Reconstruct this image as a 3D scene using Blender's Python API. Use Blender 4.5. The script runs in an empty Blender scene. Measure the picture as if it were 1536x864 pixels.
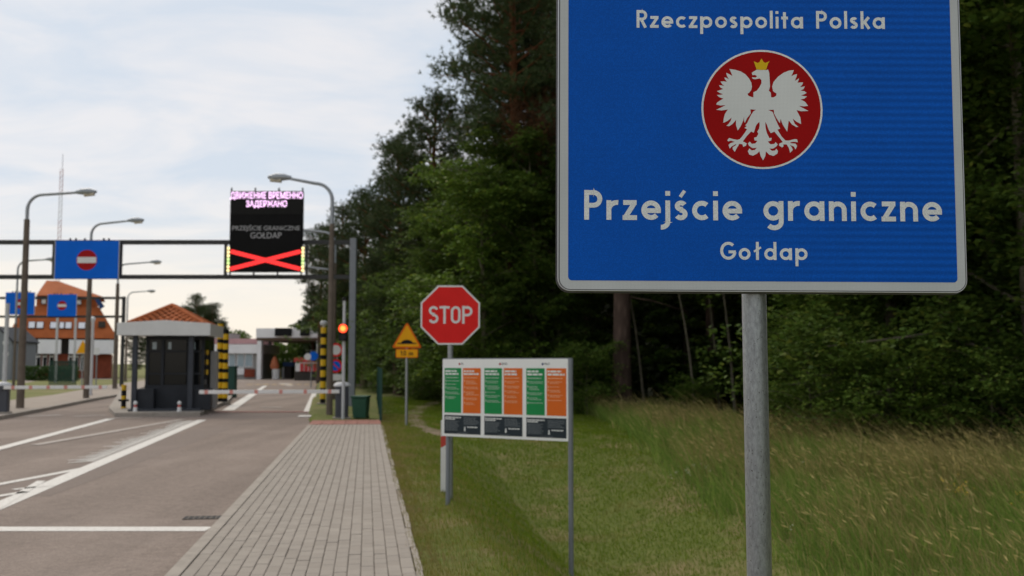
import bpy, math, random
import numpy as np
from mathutils import Vector, Matrix
from mathutils.geometry import tessellate_polygon

scene = bpy.context.scene
col = scene.collection
rad = math.radians
rnd = random.Random(7)
rng = np.random.default_rng(11)

# ------------------------------------------------------------------ camera
CAMH = 1.7
PITCH = rad(4.33)
F = 35.0 / 36.0 * 1536.0
cam_d = bpy.data.cameras.new('camera')
cam = bpy.data.objects.new('camera', cam_d)
col.objects.link(cam)
cam.location = (0, 0, CAMH)
cam.rotation_euler = (math.pi / 2 + PITCH, 0, 0)
cam_d.lens = 35
cam_d.sensor_width = 36
cam_d.clip_start = 0.05
cam_d.clip_end = 6000
cam_d.dof.use_dof = True
cam_d.dof.focus_distance = 3.02
cam_d.dof.aperture_fstop = 4.5
cam_d.dof.aperture_blades = 0
scene.camera = cam
scene.render.engine = 'CYCLES'
scene.cycles.use_denoising = True
scene.cycles.max_bounces = 7
scene.cycles.diffuse_bounces = 3
scene.cycles.glossy_bounces = 3
scene.cycles.transmission_bounces = 4
scene.cycles.sample_clamp_indirect = 6
scene.view_settings.view_transform = 'Standard'
scene.view_settings.look = 'None'
scene.view_settings.exposure = 0.0
scene.view_settings.gamma = 1.0
scene.view_settings.use_curve_mapping = False

# ------------------------------------------------------------------ world: thin bright cloud over a daylight sky
SUN_EL, SUN_AZ = rad(44), rad(-35)        # azimuth measured from +Y (ahead), negative = to the left
w = bpy.data.worlds.new('World')
scene.world = w
w.use_nodes = True
nt = w.node_tree
for n in list(nt.nodes):
    nt.nodes.remove(n)
N = nt.nodes.new
L = nt.links.new
out = N('ShaderNodeOutputWorld')
bg = N('ShaderNodeBackground')
bg.inputs['Strength'].default_value = 0.1
L(bg.outputs[0], out.inputs[0])
sky = N('ShaderNodeTexSky')
sky.sky_type = 'NISHITA'
sky.sun_disc = False
sky.sun_elevation = SUN_EL
sky.sun_rotation = SUN_AZ
sky.air_density = 1.0
sky.dust_density = 1.5
tc = N('ShaderNodeTexCoord')
sep = N('ShaderNodeSeparateXYZ')
L(tc.outputs['Generated'], sep.inputs[0])


def math_node(op, a, b=None, clamp=False):
    m = N('ShaderNodeMath')
    m.operation = op
    m.use_clamp = clamp
    for i, v in enumerate((a, b)):
        if v is None:
            continue
        if isinstance(v, (int, float)):
            m.inputs[i].default_value = v
        else:
            L(v, m.inputs[i])
    return m.outputs[0]


zc = math_node('ADD', math_node('MAXIMUM', sep.outputs[2], 0.0), 0.12)
px_ = math_node('DIVIDE', sep.outputs[0], zc)
py_ = math_node('DIVIDE', sep.outputs[1], zc)
cmb = N('ShaderNodeCombineXYZ')
L(math_node('MULTIPLY', px_, 0.75), cmb.inputs[0])
L(py_, cmb.inputs[1])
cl = N('ShaderNodeTexNoise')
cl.inputs['Scale'].default_value = 2.3
cl.inputs['Detail'].default_value = 7
cl.inputs['Roughness'].default_value = 0.56
cl.inputs['Distortion'].default_value = 0.5
L(cmb.outputs[0], cl.inputs['Vector'])
cr = N('ShaderNodeValToRGB')
cr.color_ramp.elements[0].position = 0.38
cr.color_ramp.elements[0].color = (6.75, 7.45, 8.35, 1)
cr.color_ramp.elements[1].position = 0.60
cr.color_ramp.elements[1].color = (8.5, 8.45, 8.65, 1)
L(cl.outputs['Fac'], cr.inputs[0])
# low over the horizon the cloud deck thins to a warm pale band, the same all round
hz = N('ShaderNodeMapRange')
hz.inputs['From Min'].default_value = 0.01
hz.inputs['From Max'].default_value = 0.17
hz.inputs['To Min'].default_value = 1.0
hz.inputs['To Max'].default_value = 0.0
hz.interpolation_type = 'SMOOTHSTEP'
L(sep.outputs[2], hz.inputs['Value'])
mxh = N('ShaderNodeMix')
mxh.data_type = 'RGBA'
L(hz.outputs[0], mxh.inputs[0])
L(cr.outputs[0], mxh.inputs[6])
mxh.inputs[7].default_value = (10.4, 9.5, 8.2, 1)
mxs = N('ShaderNodeMix')
mxs.data_type = 'RGBA'
mxs.inputs[0].default_value = 0.9
L(sky.outputs[0], mxs.inputs[6])
L(mxh.outputs[2], mxs.inputs[7])
L(mxs.outputs[2], bg.inputs['Color'])

sun_d = bpy.data.lights.new('sun', 'SUN')
sun = bpy.data.objects.new('sun', sun_d)
col.objects.link(sun)
sun_d.energy = 2.0
sun_d.angle = rad(35)
sun_d.color = (1.0, 0.89, 0.74)
_sd = Vector((math.sin(SUN_AZ) * math.cos(SUN_EL), math.cos(SUN_AZ) * math.cos(SUN_EL), math.sin(SUN_EL)))
sun.rotation_euler = (-_sd).to_track_quat('-Z', 'Y').to_euler()
sun.location = (-20, 20, 40)


# ------------------------------------------------------------------ helpers
CP, SP = math.cos(PITCH), math.sin(PITCH)


def ray(px, py):
    xc, yc = (px - 768.0) / F, (432.0 - py) / F
    return Vector((xc, CP - yc * SP, SP + yc * CP))


def gp(px, py, z=0.0):
    """the ground point of height z seen at a photograph pixel"""
    d = ray(px, py)
    t = (z - CAMH) / d.z
    return Vector((d.x * t, d.y * t, z))


def at(px, py, Y):
    """the point at distance Y ahead seen at a photograph pixel"""
    d = ray(px, py)
    t = Y / d.y
    return Vector((d.x * t, Y, CAMH + d.z * t))


class MB:
    def __init__(s):
        s.v, s.f = [], []

    def box(s, c, size, rz=0.0, M=None):
        x, y, z = size[0] / 2, size[1] / 2, size[2] / 2
        b = len(s.v)
        R = Matrix.Rotation(rz, 3, 'Z') if M is None else M
        for dx, dy, dz in ((-x, -y, -z), (x, -y, -z), (x, y, -z), (-x, y, -z), (-x, -y, z), (x, -y, z), (x, y, z), (-x, y, z)):
            s.v.append(tuple(Vector(c) + R @ Vector((dx, dy, dz))))
        for q in ((0, 3, 2, 1), (4, 5, 6, 7), (0, 1, 5, 4), (1, 2, 6, 5), (2, 3, 7, 6), (3, 0, 4, 7)):
            s.f.append(tuple(b + i for i in q))
        return s

    def tube(s, pts, radii, n=12, cap=True):
        pts = [Vector(p) for p in pts]
        if isinstance(radii, (int, float)):
            radii = [radii] * len(pts)
        b = len(s.v)
        prev = None
        for i, p in enumerate(pts):
            d = (pts[min(i + 1, len(pts) - 1)] - pts[max(i - 1, 0)])
            d.normalize()
            if prev is None:
                a = Vector((1, 0, 0)) if abs(d.x) < 0.9 else Vector((0, 1, 0))
            else:
                a = prev
            e = (a - d * a.dot(d)).normalized()
            prev = e
            g = d.cross(e)
            for k in range(n):
                an = 2 * math.pi * k / n
                s.v.append(tuple(p + (e * math.cos(an) + g * math.sin(an)) * radii[i]))
        for i in range(len(pts) - 1):
            for k in range(n):
                a0, a1 = b + i * n + k, b + i * n + (k + 1) % n
                s.f.append((a0, a1, a1 + n, a0 + n))
        if cap:
            s.f.append(tuple(b + k for k in reversed(range(n))))
            e = b + (len(pts) - 1) * n
            s.f.append(tuple(e + k for k in range(n)))
        return s

    def lathe(s, c, prof, n=20):
        """prof: list of (r, z) from bottom to top"""
        return s.tube([(c[0], c[1], c[2] + z) for r, z in prof], [max(r, 1e-4) for r, z in prof], n)

    def prism(s, poly, y0, y1):
        """extrude a polygon given in (x, z) from y0 (front) to y1 (back)"""
        b = len(s.v)
        n = len(poly)
        for y in (y0, y1):
            for p in poly:
                s.v.append((p[0], y, p[1]))
        tri = tessellate_polygon([[Vector((p[0], p[1], 0)) for p in poly]])
        ar = sum(poly[i][0] * poly[(i + 1) % n][1] - poly[(i + 1) % n][0] * poly[i][1] for i in range(n))
        for t in tri:
            a, b_, c_ = [Vector((poly[i][0], poly[i][1])) for i in t]
            ccw = (b_ - a).cross(c_ - a) > 0
            t = tuple(t) if ccw else tuple(reversed(t))
            s.f.append(tuple(b + i for i in t))
            s.f.append(tuple(b + n + i for i in reversed(t)))
        for i in range(n):
            j = (i + 1) % n
            q = (b + i, b + n + i, b + n + j, b + j)
            s.f.append(q if ar > 0 else tuple(reversed(q)))
        return s

    def slab(s, poly, z0, z1):
        """extrude a plan polygon (x, y) from z0 up to z1"""
        b = len(s.v)
        n = len(poly)
        for z in (z0, z1):
            for p in poly:
                s.v.append((p[0], p[1], z))
        tri = tessellate_polygon([[Vector((p[0], p[1], 0)) for p in poly]])
        ar = sum(poly[i][0] * poly[(i + 1) % n][1] - poly[(i + 1) % n][0] * poly[i][1] for i in range(n))
        for t in tri:
            a, b_, c_ = [Vector((poly[i][0], poly[i][1])) for i in t]
            ccw = (b_ - a).cross(c_ - a) > 0
            t = tuple(t) if ccw else tuple(reversed(t))
            s.f.append(tuple(b + n + i for i in t))
            s.f.append(tuple(b + i for i in reversed(t)))
        for i in range(n):
            j = (i + 1) % n
            q = (b + i, b + j, b + n + j, b + n + i)
            s.f.append(q if ar > 0 else tuple(reversed(q)))
        return s

    def sheet(s, poly, z):
        b = len(s.v)
        for p in poly:
            s.v.append((p[0], p[1], z if len(p) == 2 else p[2]))
        for t in tessellate_polygon([[Vector((p[0], p[1], 0)) for p in poly]]):
            a, b_, c_ = [Vector((poly[i][0], poly[i][1])) for i in t]
            s.f.append(tuple(b + i for i in (t if (b_ - a).cross(c_ - a) > 0 else reversed(t))))
        return s

    def quad(s, a, b_, c, d):
        b = len(s.v)
        s.v += [tuple(a), tuple(b_), tuple(c), tuple(d)]
        s.f.append((b, b + 1, b + 2, b + 3))
        return s

    def mesh(s, name):
        me = bpy.data.meshes.new(name)
        me.from_pydata(s.v, [], s.f)
        me.update()
        return me

    def build(s, name, m, parent=None, smooth=False, bev=0.0):
        me = s.mesh(name)
        me.materials.append(m)
        if smooth:
            me.polygons.foreach_set('use_smooth', [True] * len(me.polygons))
        o = bpy.data.objects.new(name, me)
        col.objects.link(o)
        if parent is not None:
            o.parent = parent
        if smooth:
            try:
                me.set_sharp_from_angle(angle=rad(40))
            except Exception:
                pass
        if bev:
            b = o.modifiers.new('bevel', 'BEVEL')
            b.width = bev
            b.segments = 2
            b.limit_method = 'ANGLE'
            b.angle_limit = rad(50)
        return o


def thing(name, label, cat, loc=(0, 0, 0), rz=0.0, group=None):
    o = bpy.data.objects.new(name, None)
    col.objects.link(o)
    o.location = loc
    o.rotation_euler = (0, 0, rz)
    o['label'] = label
    o['category'] = cat
    if group:
        o['group'] = group
    return o


def tag(o, label, cat, group=None):
    o['label'] = label
    o['category'] = cat
    if group:
        o['group'] = group
    return o


def kind(o, k, label=None):
    o['kind'] = k
    if label:
        o['label'] = label
    return o


def copy_tree(o, parent=None):
    c = o.copy()
    col.objects.link(c)
    if parent is not None:
        c.parent = parent
    for ch in list(o.children):
        copy_tree(ch, c)
    return c


def np_mesh(name, V, Fa, m):
    me = bpy.data.meshes.new(name)
    k = Fa.shape[1]
    me.vertices.add(len(V))
    me.vertices.foreach_set('co', np.asarray(V, np.float32).ravel())
    me.loops.add(Fa.size)
    me.loops.foreach_set('vertex_index', np.asarray(Fa, np.int32).ravel())
    me.polygons.add(len(Fa))
    me.polygons.foreach_set('loop_start', np.arange(0, Fa.size, k, dtype=np.int32))
    me.update(calc_edges=True)
    me.materials.append(m)
    return me


# ------------------------------------------------------------------ materials
def nodes_of(name):
    m = bpy.data.materials.new(name)
    m.use_nodes = True
    t = m.node_tree
    return m, t, t.nodes['Principled BSDF'], t.nodes.new, t.links.new


def mat(name, c, rough=0.6, var=0.12, scale=6.0, metal=0.0, bump=0.0, bscale=60.0, spec=0.3, emit=None, estr=0.0, c2=None, coat=0.0):
    m, t, b, n, l = nodes_of(name)
    tcn = n('ShaderNodeTexCoord')
    nz = n('ShaderNodeTexNoise')
    nz.inputs['Scale'].default_value = scale
    nz.inputs['Detail'].default_value = 6
    nz.inputs['Roughness'].default_value = 0.62
    l(tcn.outputs['Object'], nz.inputs['Vector'])
    mr = n('ShaderNodeValToRGB')
    mr.color_ramp.elements[0].position = 0.3
    mr.color_ramp.elements[1].position = 0.7
    lo = c2 if c2 else tuple(x * (1 - var) for x in c)
    hi = tuple(min(1, x * (1 + var)) for x in c)
    mr.color_ramp.elements[0].color = (*lo, 1)
    mr.color_ramp.elements[1].color = (*hi, 1)
    l(nz.outputs['Fac'], mr.inputs[0])
    l(mr.outputs[0], b.inputs['Base Color'])
    b.inputs['Roughness'].default_value = rough
    b.inputs['Metallic'].default_value = metal
    b.inputs['Specular IOR Level'].default_value = spec
    b.inputs['Coat Weight'].default_value = coat
    if bump:
        nb = n('ShaderNodeTexNoise')
        nb.inputs['Scale'].default_value = bscale
        nb.inputs['Detail'].default_value = 4
        l(tcn.outputs['Object'], nb.inputs['Vector'])
        bp = n('ShaderNodeBump')
        bp.inputs['Strength'].default_value = bump
        bp.inputs['Distance'].default_value = 0.02
        l(nb.outputs['Fac'], bp.inputs['Height'])
        l(bp.outputs[0], b.inputs['Normal'])
    if emit:
        b.inputs['Emission Color'].default_value = (*emit, 1)
        b.inputs['Emission Strength'].default_value = estr
    return m


def leaf_mat(name, ca, cb, cc=None, trans=0.25, rough=0.55, patch=None):
    """foliage: colour varies from leaf to leaf (random per island) and slowly from place to place"""
    m, t, b, n, l = nodes_of(name)
    g = n('ShaderNodeNewGeometry')
    rp = n('ShaderNodeValToRGB')
    e = rp.color_ramp.elements
    e[0].position = 0.0
    e[0].color = (*ca, 1)
    e[1].position = 1.0
    e[1].color = (*cb, 1)
    if cc:
        x = e.new(0.88)
        x.color = (*cb, 1)
        e[2].color = (*cc, 1)
    l(g.outputs['Random Per Island'], rp.inputs[0])
    res = rp.outputs[0]
    oi = n('ShaderNodeObjectInfo')
    hs = n('ShaderNodeHueSaturation')
    mr = n('ShaderNodeMapRange')
    mr.inputs['To Min'].default_value = 0.75
    mr.inputs['To Max'].default_value = 1.25
    l(oi.outputs['Random'], mr.inputs['Value'])
    l(mr.outputs[0], hs.inputs['Value'])
    l(res, hs.inputs['Color'])
    res = hs.outputs[0]
    if patch:
        tcn = n('ShaderNodeTexCoord')
        nz = n('ShaderNodeTexNoise')
        nz.inputs['Scale'].default_value = patch[0]
        nz.inputs['Detail'].default_value = 4
        l(tcn.outputs['Object'], nz.inputs['Vector'])
        rr = n('ShaderNodeMapRange')
        rr.inputs['From Min'].default_value = patch[2]
        rr.inputs['From Max'].default_value = patch[3]
        l(nz.outputs['Fac'], rr.inputs['Value'])
        mx = n('ShaderNodeMix')
        mx.data_type = 'RGBA'
        l(rr.outputs[0], mx.inputs[0])
        l(res, mx.inputs[6])
        mx.inputs[7].default_value = (*patch[1], 1)
        res = mx.outputs[2]
    l(res, b.inputs['Base Color'])
    b.inputs['Roughness'].default_value = rough
    b.inputs['Specular IOR Level'].default_value = 0.10 if rough < 0.65 else 0.02
    tr = n('ShaderNodeBsdfTranslucent')
    l(res, tr.inputs['Color'])
    ms = n('ShaderNodeMixShader')
    ms.inputs[0].default_value = trans
    l(b.outputs[0], ms.inputs[1])
    l(tr.outputs[0], ms.inputs[2])
    l(ms.outputs[0], t.nodes['Material Output'].inputs['Surface'])
    return m


def ground_mat(name, ca, cb, cc, s1, s2, bump=0.3, bsc=40):
    m, t, b, n, l = nodes_of(name)
    tcn = n('ShaderNodeTexCoord')
    n1 = n('ShaderNodeTexNoise')
    n1.inputs['Scale'].default_value = s1
    n1.inputs['Detail'].default_value = 8
    n1.inputs['Roughness'].default_value = 0.65
    l(tcn.outputs['Object'], n1.inputs['Vector'])
    n2 = n('ShaderNodeTexNoise')
    n2.inputs['Scale'].default_value = s2
    n2.inputs['Detail'].default_value = 8
    n2.inputs['Roughness'].default_value = 0.7
    l(tcn.outputs['Object'], n2.inputs['Vector'])
    r1 = n('ShaderNodeValToRGB')
    r1.color_ramp.elements[0].position = 0.35
    r1.color_ramp.elements[0].color = (*ca, 1)
    r1.color_ramp.elements[1].position = 0.65
    r1.color_ramp.elements[1].color = (*cb, 1)
    l(n2.outputs['Fac'], r1.inputs[0])
    r2 = n('ShaderNodeMapRange')
    r2.inputs['From Min'].default_value = 0.48
    r2.inputs['From Max'].default_value = 0.66
    l(n1.outputs['Fac'], r2.inputs['Value'])
    mx = n('ShaderNodeMix')
    mx.data_type = 'RGBA'
    l(r2.outputs[0], mx.inputs[0])
    l(r1.outputs[0], mx.inputs[6])
    mx.inputs[7].default_value = (*cc, 1)
    l(mx.outputs[2], b.inputs['Base Color'])
    b.inputs['Roughness'].default_value = 0.92
    b.inputs['Specular IOR Level'].default_value = 0.15
    nb = n('ShaderNodeTexNoise')
    nb.inputs['Scale'].default_value = bsc
    nb.inputs['Detail'].default_value = 5
    l(tcn.outputs['Object'], nb.inputs['Vector'])
    bp = n('ShaderNodeBump')
    bp.inputs['Strength'].default_value = bump
    bp.inputs['Distance'].default_value = 0.02
    l(nb.outputs['Fac'], bp.inputs['Height'])
    l(bp.outputs[0], b.inputs['Normal'])
    return m


def film_mat(name, c, rough=0.35, bands=0.0):
    """retroreflective film: a fine honeycomb of cells and, on the blue, faint rolled bands"""
    m, t, b, n, l = nodes_of(name)
    tcn = n('ShaderNodeTexCoord')
    vo = n('ShaderNodeTexVoronoi')
    vo.feature = 'DISTANCE_TO_EDGE'
    vo.inputs['Scale'].default_value = 240
    vo.inputs['Randomness'].default_value = 0.25
    l(tcn.outputs['Object'], vo.inputs['Vector'])
    mr = n('ShaderNodeMapRange')
    mr.inputs['From Min'].default_value = 0.0
    mr.inputs['From Max'].default_value = 0.12
    mr.inputs['To Min'].default_value = 1.25
    mr.inputs['To Max'].default_value = 0.97
    l(vo.outputs['Distance'], mr.inputs['Value'])
    nz = n('ShaderNodeTexNoise')
    nz.inputs['Scale'].default_value = 5
    nz.inputs['Detail'].default_value = 6
    l(tcn.outputs['Object'], nz.inputs['Vector'])
    m2 = n('ShaderNodeMapRange')
    m2.inputs['To Min'].default_value = 0.88
    m2.inputs['To Max'].default_value = 1.12
    l(nz.outputs['Fac'], m2.inputs['Value'])
    mu = n('ShaderNodeMath')
    mu.operation = 'MULTIPLY'
    l(mr.outputs[0], mu.inputs[0])
    l(m2.outputs[0], mu.inputs[1])
    val = mu.outputs[0]
    if bands:
        sp = n('ShaderNodeSeparateXYZ')
        l(tcn.outputs['Object'], sp.inputs[0])
        wv = n('ShaderNodeMath')
        wv.operation = 'SINE'
        ml = n('ShaderNodeMath')
        ml.operation = 'MULTIPLY'
        ml.inputs[1].default_value = 285
        l(sp.outputs[2], ml.inputs[0])
        l(ml.outputs[0], wv.inputs[0])
        rr = n('ShaderNodeMapRange')
        rr.inputs['From Min'].default_value = -0.15
        rr.inputs['From Max'].default_value = 0.35
        rr.inputs['To Min'].default_value = 0.01
        rr.inputs['To Max'].default_value = bands
        l(sp.outputs[0], rr.inputs['Value'])
        m3 = n('ShaderNodeMath')
        m3.operation = 'MULTIPLY_ADD'
        l(wv.outputs[0], m3.inputs[0])
        l(rr.outputs[0], m3.inputs[1])
        m3.inputs[2].default_value = 1.0
        m4 = n('ShaderNodeMath')
        m4.operation = 'MULTIPLY'
        l(m3.outputs[0], m4.inputs[0])
        l(val, m4.inputs[1])
        val = m4.outputs[0]
    vm = n('ShaderNodeVectorMath')
    vm.operation = 'SCALE'
    vm.inputs[0].default_value = c
    l(val, vm.inputs['Scale'])
    l(vm.outputs[0], b.inputs['Base Color'])
    b.inputs['Roughness'].default_value = rough
    b.inputs['Specular IOR Level'].default_value = 0.08
    return m


M = {}
M['asphalt'] = ground_mat('asphalt', (0.205, 0.164, 0.138), (0.268, 0.216, 0.184), (0.28, 0.228, 0.195), 0.35, 9.0, 0.35, 160)


def wear(m, rz):
    """faint wheel tracks along the lanes and a scatter of light aggregate"""
    t = m.node_tree
    n, l = t.nodes.new, t.links.new
    b = t.nodes['Principled BSDF']
    src = b.inputs['Base Color'].links[0].from_socket
    tcn = n('ShaderNodeTexCoord')
    mp = n('ShaderNodeMapping')
    mp.inputs['Rotation'].default_value = (0, 0, rz)
    mp.inputs['Scale'].default_value = (1.1, 0.05, 1)
    l(tcn.outputs['Object'], mp.inputs[0])
    nz = n('ShaderNodeTexNoise')
    nz.inputs['Scale'].default_value = 1.0
    nz.inputs['Detail'].default_value = 5
    l(mp.outputs[0], nz.inputs['Vector'])
    a = n('ShaderNodeMapRange')
    a.inputs['From Min'].default_value = 0.35
    a.inputs['From Max'].default_value = 0.65
    a.inputs['To Min'].default_value = 0.86
    a.inputs['To Max'].default_value = 1.08
    l(nz.outputs['Fac'], a.inputs['Value'])
    vo = n('ShaderNodeTexVoronoi')
    vo.inputs['Scale'].default_value = 70
    l(tcn.outputs['Object'], vo.inputs['Vector'])
    sp_ = n('ShaderNodeSeparateColor')
    l(vo.outputs['Color'], sp_.inputs[0])
    c_ = n('ShaderNodeMapRange')
    c_.inputs['To Min'].default_value = 0.84
    c_.inputs['To Max'].default_value = 1.16
    l(sp_.outputs[0], c_.inputs['Value'])
    st_ = n('ShaderNodeTexNoise')
    st_.inputs['Scale'].default_value = 1.7
    st_.inputs['Detail'].default_value = 9
    st_.inputs['Roughness'].default_value = 0.75
    l(tcn.outputs['Object'], st_.inputs['Vector'])
    d_ = n('ShaderNodeMapRange')
    d_.inputs['From Min'].default_value = 0.62
    d_.inputs['From Max'].default_value = 0.74
    d_.inputs['To Min'].default_value = 1.0
    d_.inputs['To Max'].default_value = 0.82
    l(st_.outputs['Fac'], d_.inputs['Value'])
    prev = src
    for o_ in (a, c_, d_):
        vm = n('ShaderNodeVectorMath')
        vm.operation = 'SCALE'
        l(prev, vm.inputs[0])
        l(o_.outputs[0], vm.inputs['Scale'])
        prev = vm.outputs[0]
    l(prev, b.inputs['Base Color'])


wear(M['asphalt'], -math.atan2(0.1440, 0.9896))
M['asphalt_patch'] = ground_mat('asphalt_patch', (0.19, 0.154, 0.132), (0.24, 0.196, 0.17), (0.235, 0.19, 0.165), 0.6, 12.0, 0.3, 140)
M['marking'] = mat('marking', (0.66, 0.64, 0.60), 0.7, 0.10, 22, c2=(0.50, 0.47, 0.43))
M['marking_rib'] = mat('marking_rib', (0.64, 0.62, 0.58), 0.7, 0.1, 14, c2=(0.52, 0.48, 0.44))
M['marking_old'] = mat('marking_old', (0.42, 0.385, 0.345), 0.75, 0.10, 14, c2=(0.26, 0.21, 0.185))
M['marking_yellow'] = mat('marking_yellow', (0.70, 0.48, 0.14), 0.75, 0.10, 9, c2=(0.55, 0.38, 0.15))
M['marking_red'] = mat('marking_red', (0.33, 0.10, 0.085), 0.75, 0.15, 9)
M['bed'] = mat('bed', (0.21, 0.182, 0.155), 0.95, 0.3, 14, bump=0.4)
M['kerb'] = mat('kerb', (0.31, 0.275, 0.235), 0.85, 0.16, 5, bump=0.2)
M['tactile'] = mat('tactile', (0.30, 0.135, 0.105), 0.85, 0.18, 5, bump=0.2)
M['slab_left'] = mat('slab_left', (0.31, 0.26, 0.215), 0.9, 0.15, 1.2, bump=0.2)
M['dirt'] = ground_mat('dirt', (0.17, 0.12, 0.085), (0.25, 0.19, 0.135), (0.12, 0.11, 0.05), 1.2, 9, 0.4, 30)
M['verge'] = ground_mat('verge', (0.085, 0.11, 0.022), (0.14, 0.155, 0.038), (0.20, 0.16, 0.075), 0.9, 7.0, 0.6, 50)
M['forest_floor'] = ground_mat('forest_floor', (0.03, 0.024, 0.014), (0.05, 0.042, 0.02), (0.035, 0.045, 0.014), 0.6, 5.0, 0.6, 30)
M['lawn'] = ground_mat('lawn', (0.12, 0.135, 0.034), (0.175, 0.18, 0.055), (0.22, 0.19, 0.085), 0.25, 4.0, 0.4, 25)

M['blue_film'] = film_mat('blue_film', (0.0018, 0.082, 0.43), 0.5, 0.15)
M['white_film'] = film_mat('white_film', (0.66, 0.68, 0.67), 0.5)
M['grey_film'] = film_mat('grey_film', (0.50, 0.52, 0.52), 0.45)
M['red_film'] = film_mat('red_film', (0.33, 0.003, 0.003), 0.5)
M['gold_film'] = film_mat('gold_film', (0.66, 0.43, 0.012), 0.4)
M['alu'] = mat('alu', (0.42, 0.43, 0.44), 0.4, 0.1, 8, metal=0.85)
M['plate_back'] = mat('plate_back', (0.10, 0.10, 0.105), 0.5, 0.1, 8, metal=0.6)


def galv_mat():
    m, t, b, n, l = nodes_of('galvanised')
    tcn = n('ShaderNodeTexCoord')
    mp = n('ShaderNodeMapping')
    mp.inputs['Scale'].default_value = (1, 1, 0.4)
    l(tcn.outputs['Object'], mp.inputs[0])
    nz = n('ShaderNodeTexNoise')
    nz.inputs['Scale'].default_value = 110
    nz.inputs['Detail'].default_value = 9
    nz.inputs['Roughness'].default_value = 0.7
    l(mp.outputs[0], nz.inputs['Vector'])
    r = n('ShaderNodeValToRGB')
    e = r.color_ramp.elements
    e[0].position, e[0].color = 0.30, (0.19, 0.20, 0.21, 1)
    e[1].position, e[1].color = 0.66, (0.36, 0.385, 0.40, 1)
    x = e.new(0.46)
    x.color = (0.27, 0.288, 0.30, 1)
    l(nz.outputs['Fac'], r.inputs[0])
    sp = n('ShaderNodeTexNoise')
    sp.inputs['Scale'].default_value = 150
    sp.inputs['Detail'].default_value = 3
    l(tcn.outputs['Object'], sp.inputs['Vector'])
    rr = n('ShaderNodeMapRange')
    rr.inputs['From Min'].default_value = 0.66
    rr.inputs['From Max'].default_value = 0.72
    l(sp.outputs['Fac'], rr.inputs['Value'])
    mx = n('ShaderNodeMix')
    mx.data_type = 'RGBA'
    l(rr.outputs[0], mx.inputs[0])
    l(r.outputs[0], mx.inputs[6])
    mx.inputs[7].default_value = (0.07, 0.065, 0.06, 1)
    l(mx.outputs[2], b.inputs['Base Color'])
    b.inputs['Metallic'].default_value = 0.7
    b.inputs['Roughness'].default_value = 0.42
    bp = n('ShaderNodeBump')
    bp.inputs['Strength'].default_value = 0.25
    bp.inputs['Distance'].default_value = 0.004
    l(nz.outputs['Fac'], bp.inputs['Height'])
    l(bp.outputs[0], b.inputs['Normal'])
    return m


M['galv'] = galv_mat()
M['steel_grey'] = mat('steel_grey', (0.20, 0.215, 0.235), 0.5, 0.1, 4, metal=0.3)
M['anthracite'] = mat('anthracite', (0.035, 0.038, 0.044), 0.5, 0.15, 3, spec=0.1)
M['anthracite_post'] = mat('anthracite_post', (0.055, 0.06, 0.07), 0.45, 0.12, 4, spec=0.1)
M['gantry'] = mat('gantry', (0.035, 0.036, 0.036), 0.55, 0.15, 3)
M['board_white'] = mat('board_white', (0.82, 0.82, 0.79), 0.45, 0.05, 3)
M['print_green'] = mat('print_green', (0.020, 0.25, 0.075), 0.45, 0.06, 3, spec=0.1)
M['print_orange'] = mat('print_orange', (0.70, 0.145, 0.022), 0.45, 0.06, 3, spec=0.1)
M['print_dark'] = mat('print_dark', (0.030, 0.040, 0.048), 0.45, 0.1, 3, spec=0.1)
M['print_white'] = mat('print_white', (0.75, 0.76, 0.73), 0.5, 0.05, 3)
M['print_faint'] = mat('print_faint', (0.42, 0.52, 0.42), 0.5, 0.05, 3)
M['print_faint_orange'] = mat('print_faint_orange', (0.80, 0.42, 0.24), 0.5, 0.05, 3)
M['print_grey'] = mat('print_grey', (0.16, 0.18, 0.19), 0.5, 0.08, 3)
M['stop_red'] = film_mat('stop_red', (0.66, 0.022, 0.020), 0.45)
M['sign_white'] = mat('sign_white', (0.70, 0.70, 0.69), 0.45, 0.05, 3)
M['sign_yellow'] = mat('sign_yellow', (0.80, 0.37, 0.010), 0.45, 0.06, 4, spec=0.1)
M['sign_orange'] = mat('sign_orange', (0.70, 0.13, 0.010), 0.45, 0.06, 4, spec=0.1)
M['black'] = mat('black', (0.012, 0.012, 0.013), 0.5, 0.2, 4, spec=0.1)
M['gantry_blue'] = mat('gantry_blue', (0.003, 0.13, 0.66), 0.45, 0.06, 2, spec=0.1)
M['noentry_red'] = mat('noentry_red', (0.36, 0.010, 0.012), 0.45, 0.06, 3, spec=0.1)
M['led_panel'] = mat('led_panel', (0.013, 0.013, 0.012), 0.6, 0.2, 2, spec=0.1)
M['led_panel_dark'] = mat('led_panel_dark', (0.006, 0.006, 0.006), 0.6, 0.2, 2, spec=0.1)
M['led_pink'] = mat('led_pink', (0.4, 0.2, 0.4), 0.5, 0, 1, emit=(1.0, 0.66, 1.0), estr=1.9)
M['led_red'] = mat('led_red', (0.4, 0.01, 0.01), 0.5, 0, 1, emit=(1.0, 0.035, 0.035), estr=1.3)
M['led_grey'] = mat('led_grey', (0.42, 0.42, 0.43), 0.6, 0, 1)
M['led_amber'] = mat('led_amber', (0.6, 0.4, 0.1), 0.5, 0, 1, emit=(1.0, 0.84, 0.42), estr=1.6)
M['led_lime'] = mat('led_lime', (0.4, 0.6, 0.1), 0.5, 0, 1, emit=(0.75, 1.0, 0.40), estr=1.2)
M['lamp_red'] = mat('lamp_red', (0.6, 0.1, 0.02), 0.4, 0, 1, emit=(1.0, 0.06, 0.02), estr=2.2)
M['lamp_core'] = mat('lamp_core', (0.8, 0.4, 0.1), 0.4, 0, 1, emit=(1.0, 0.22, 0.03), estr=2.6)
M['yellow'] = mat('yellow', (0.72, 0.44, 0.015), 0.5, 0.10, 5)
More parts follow.
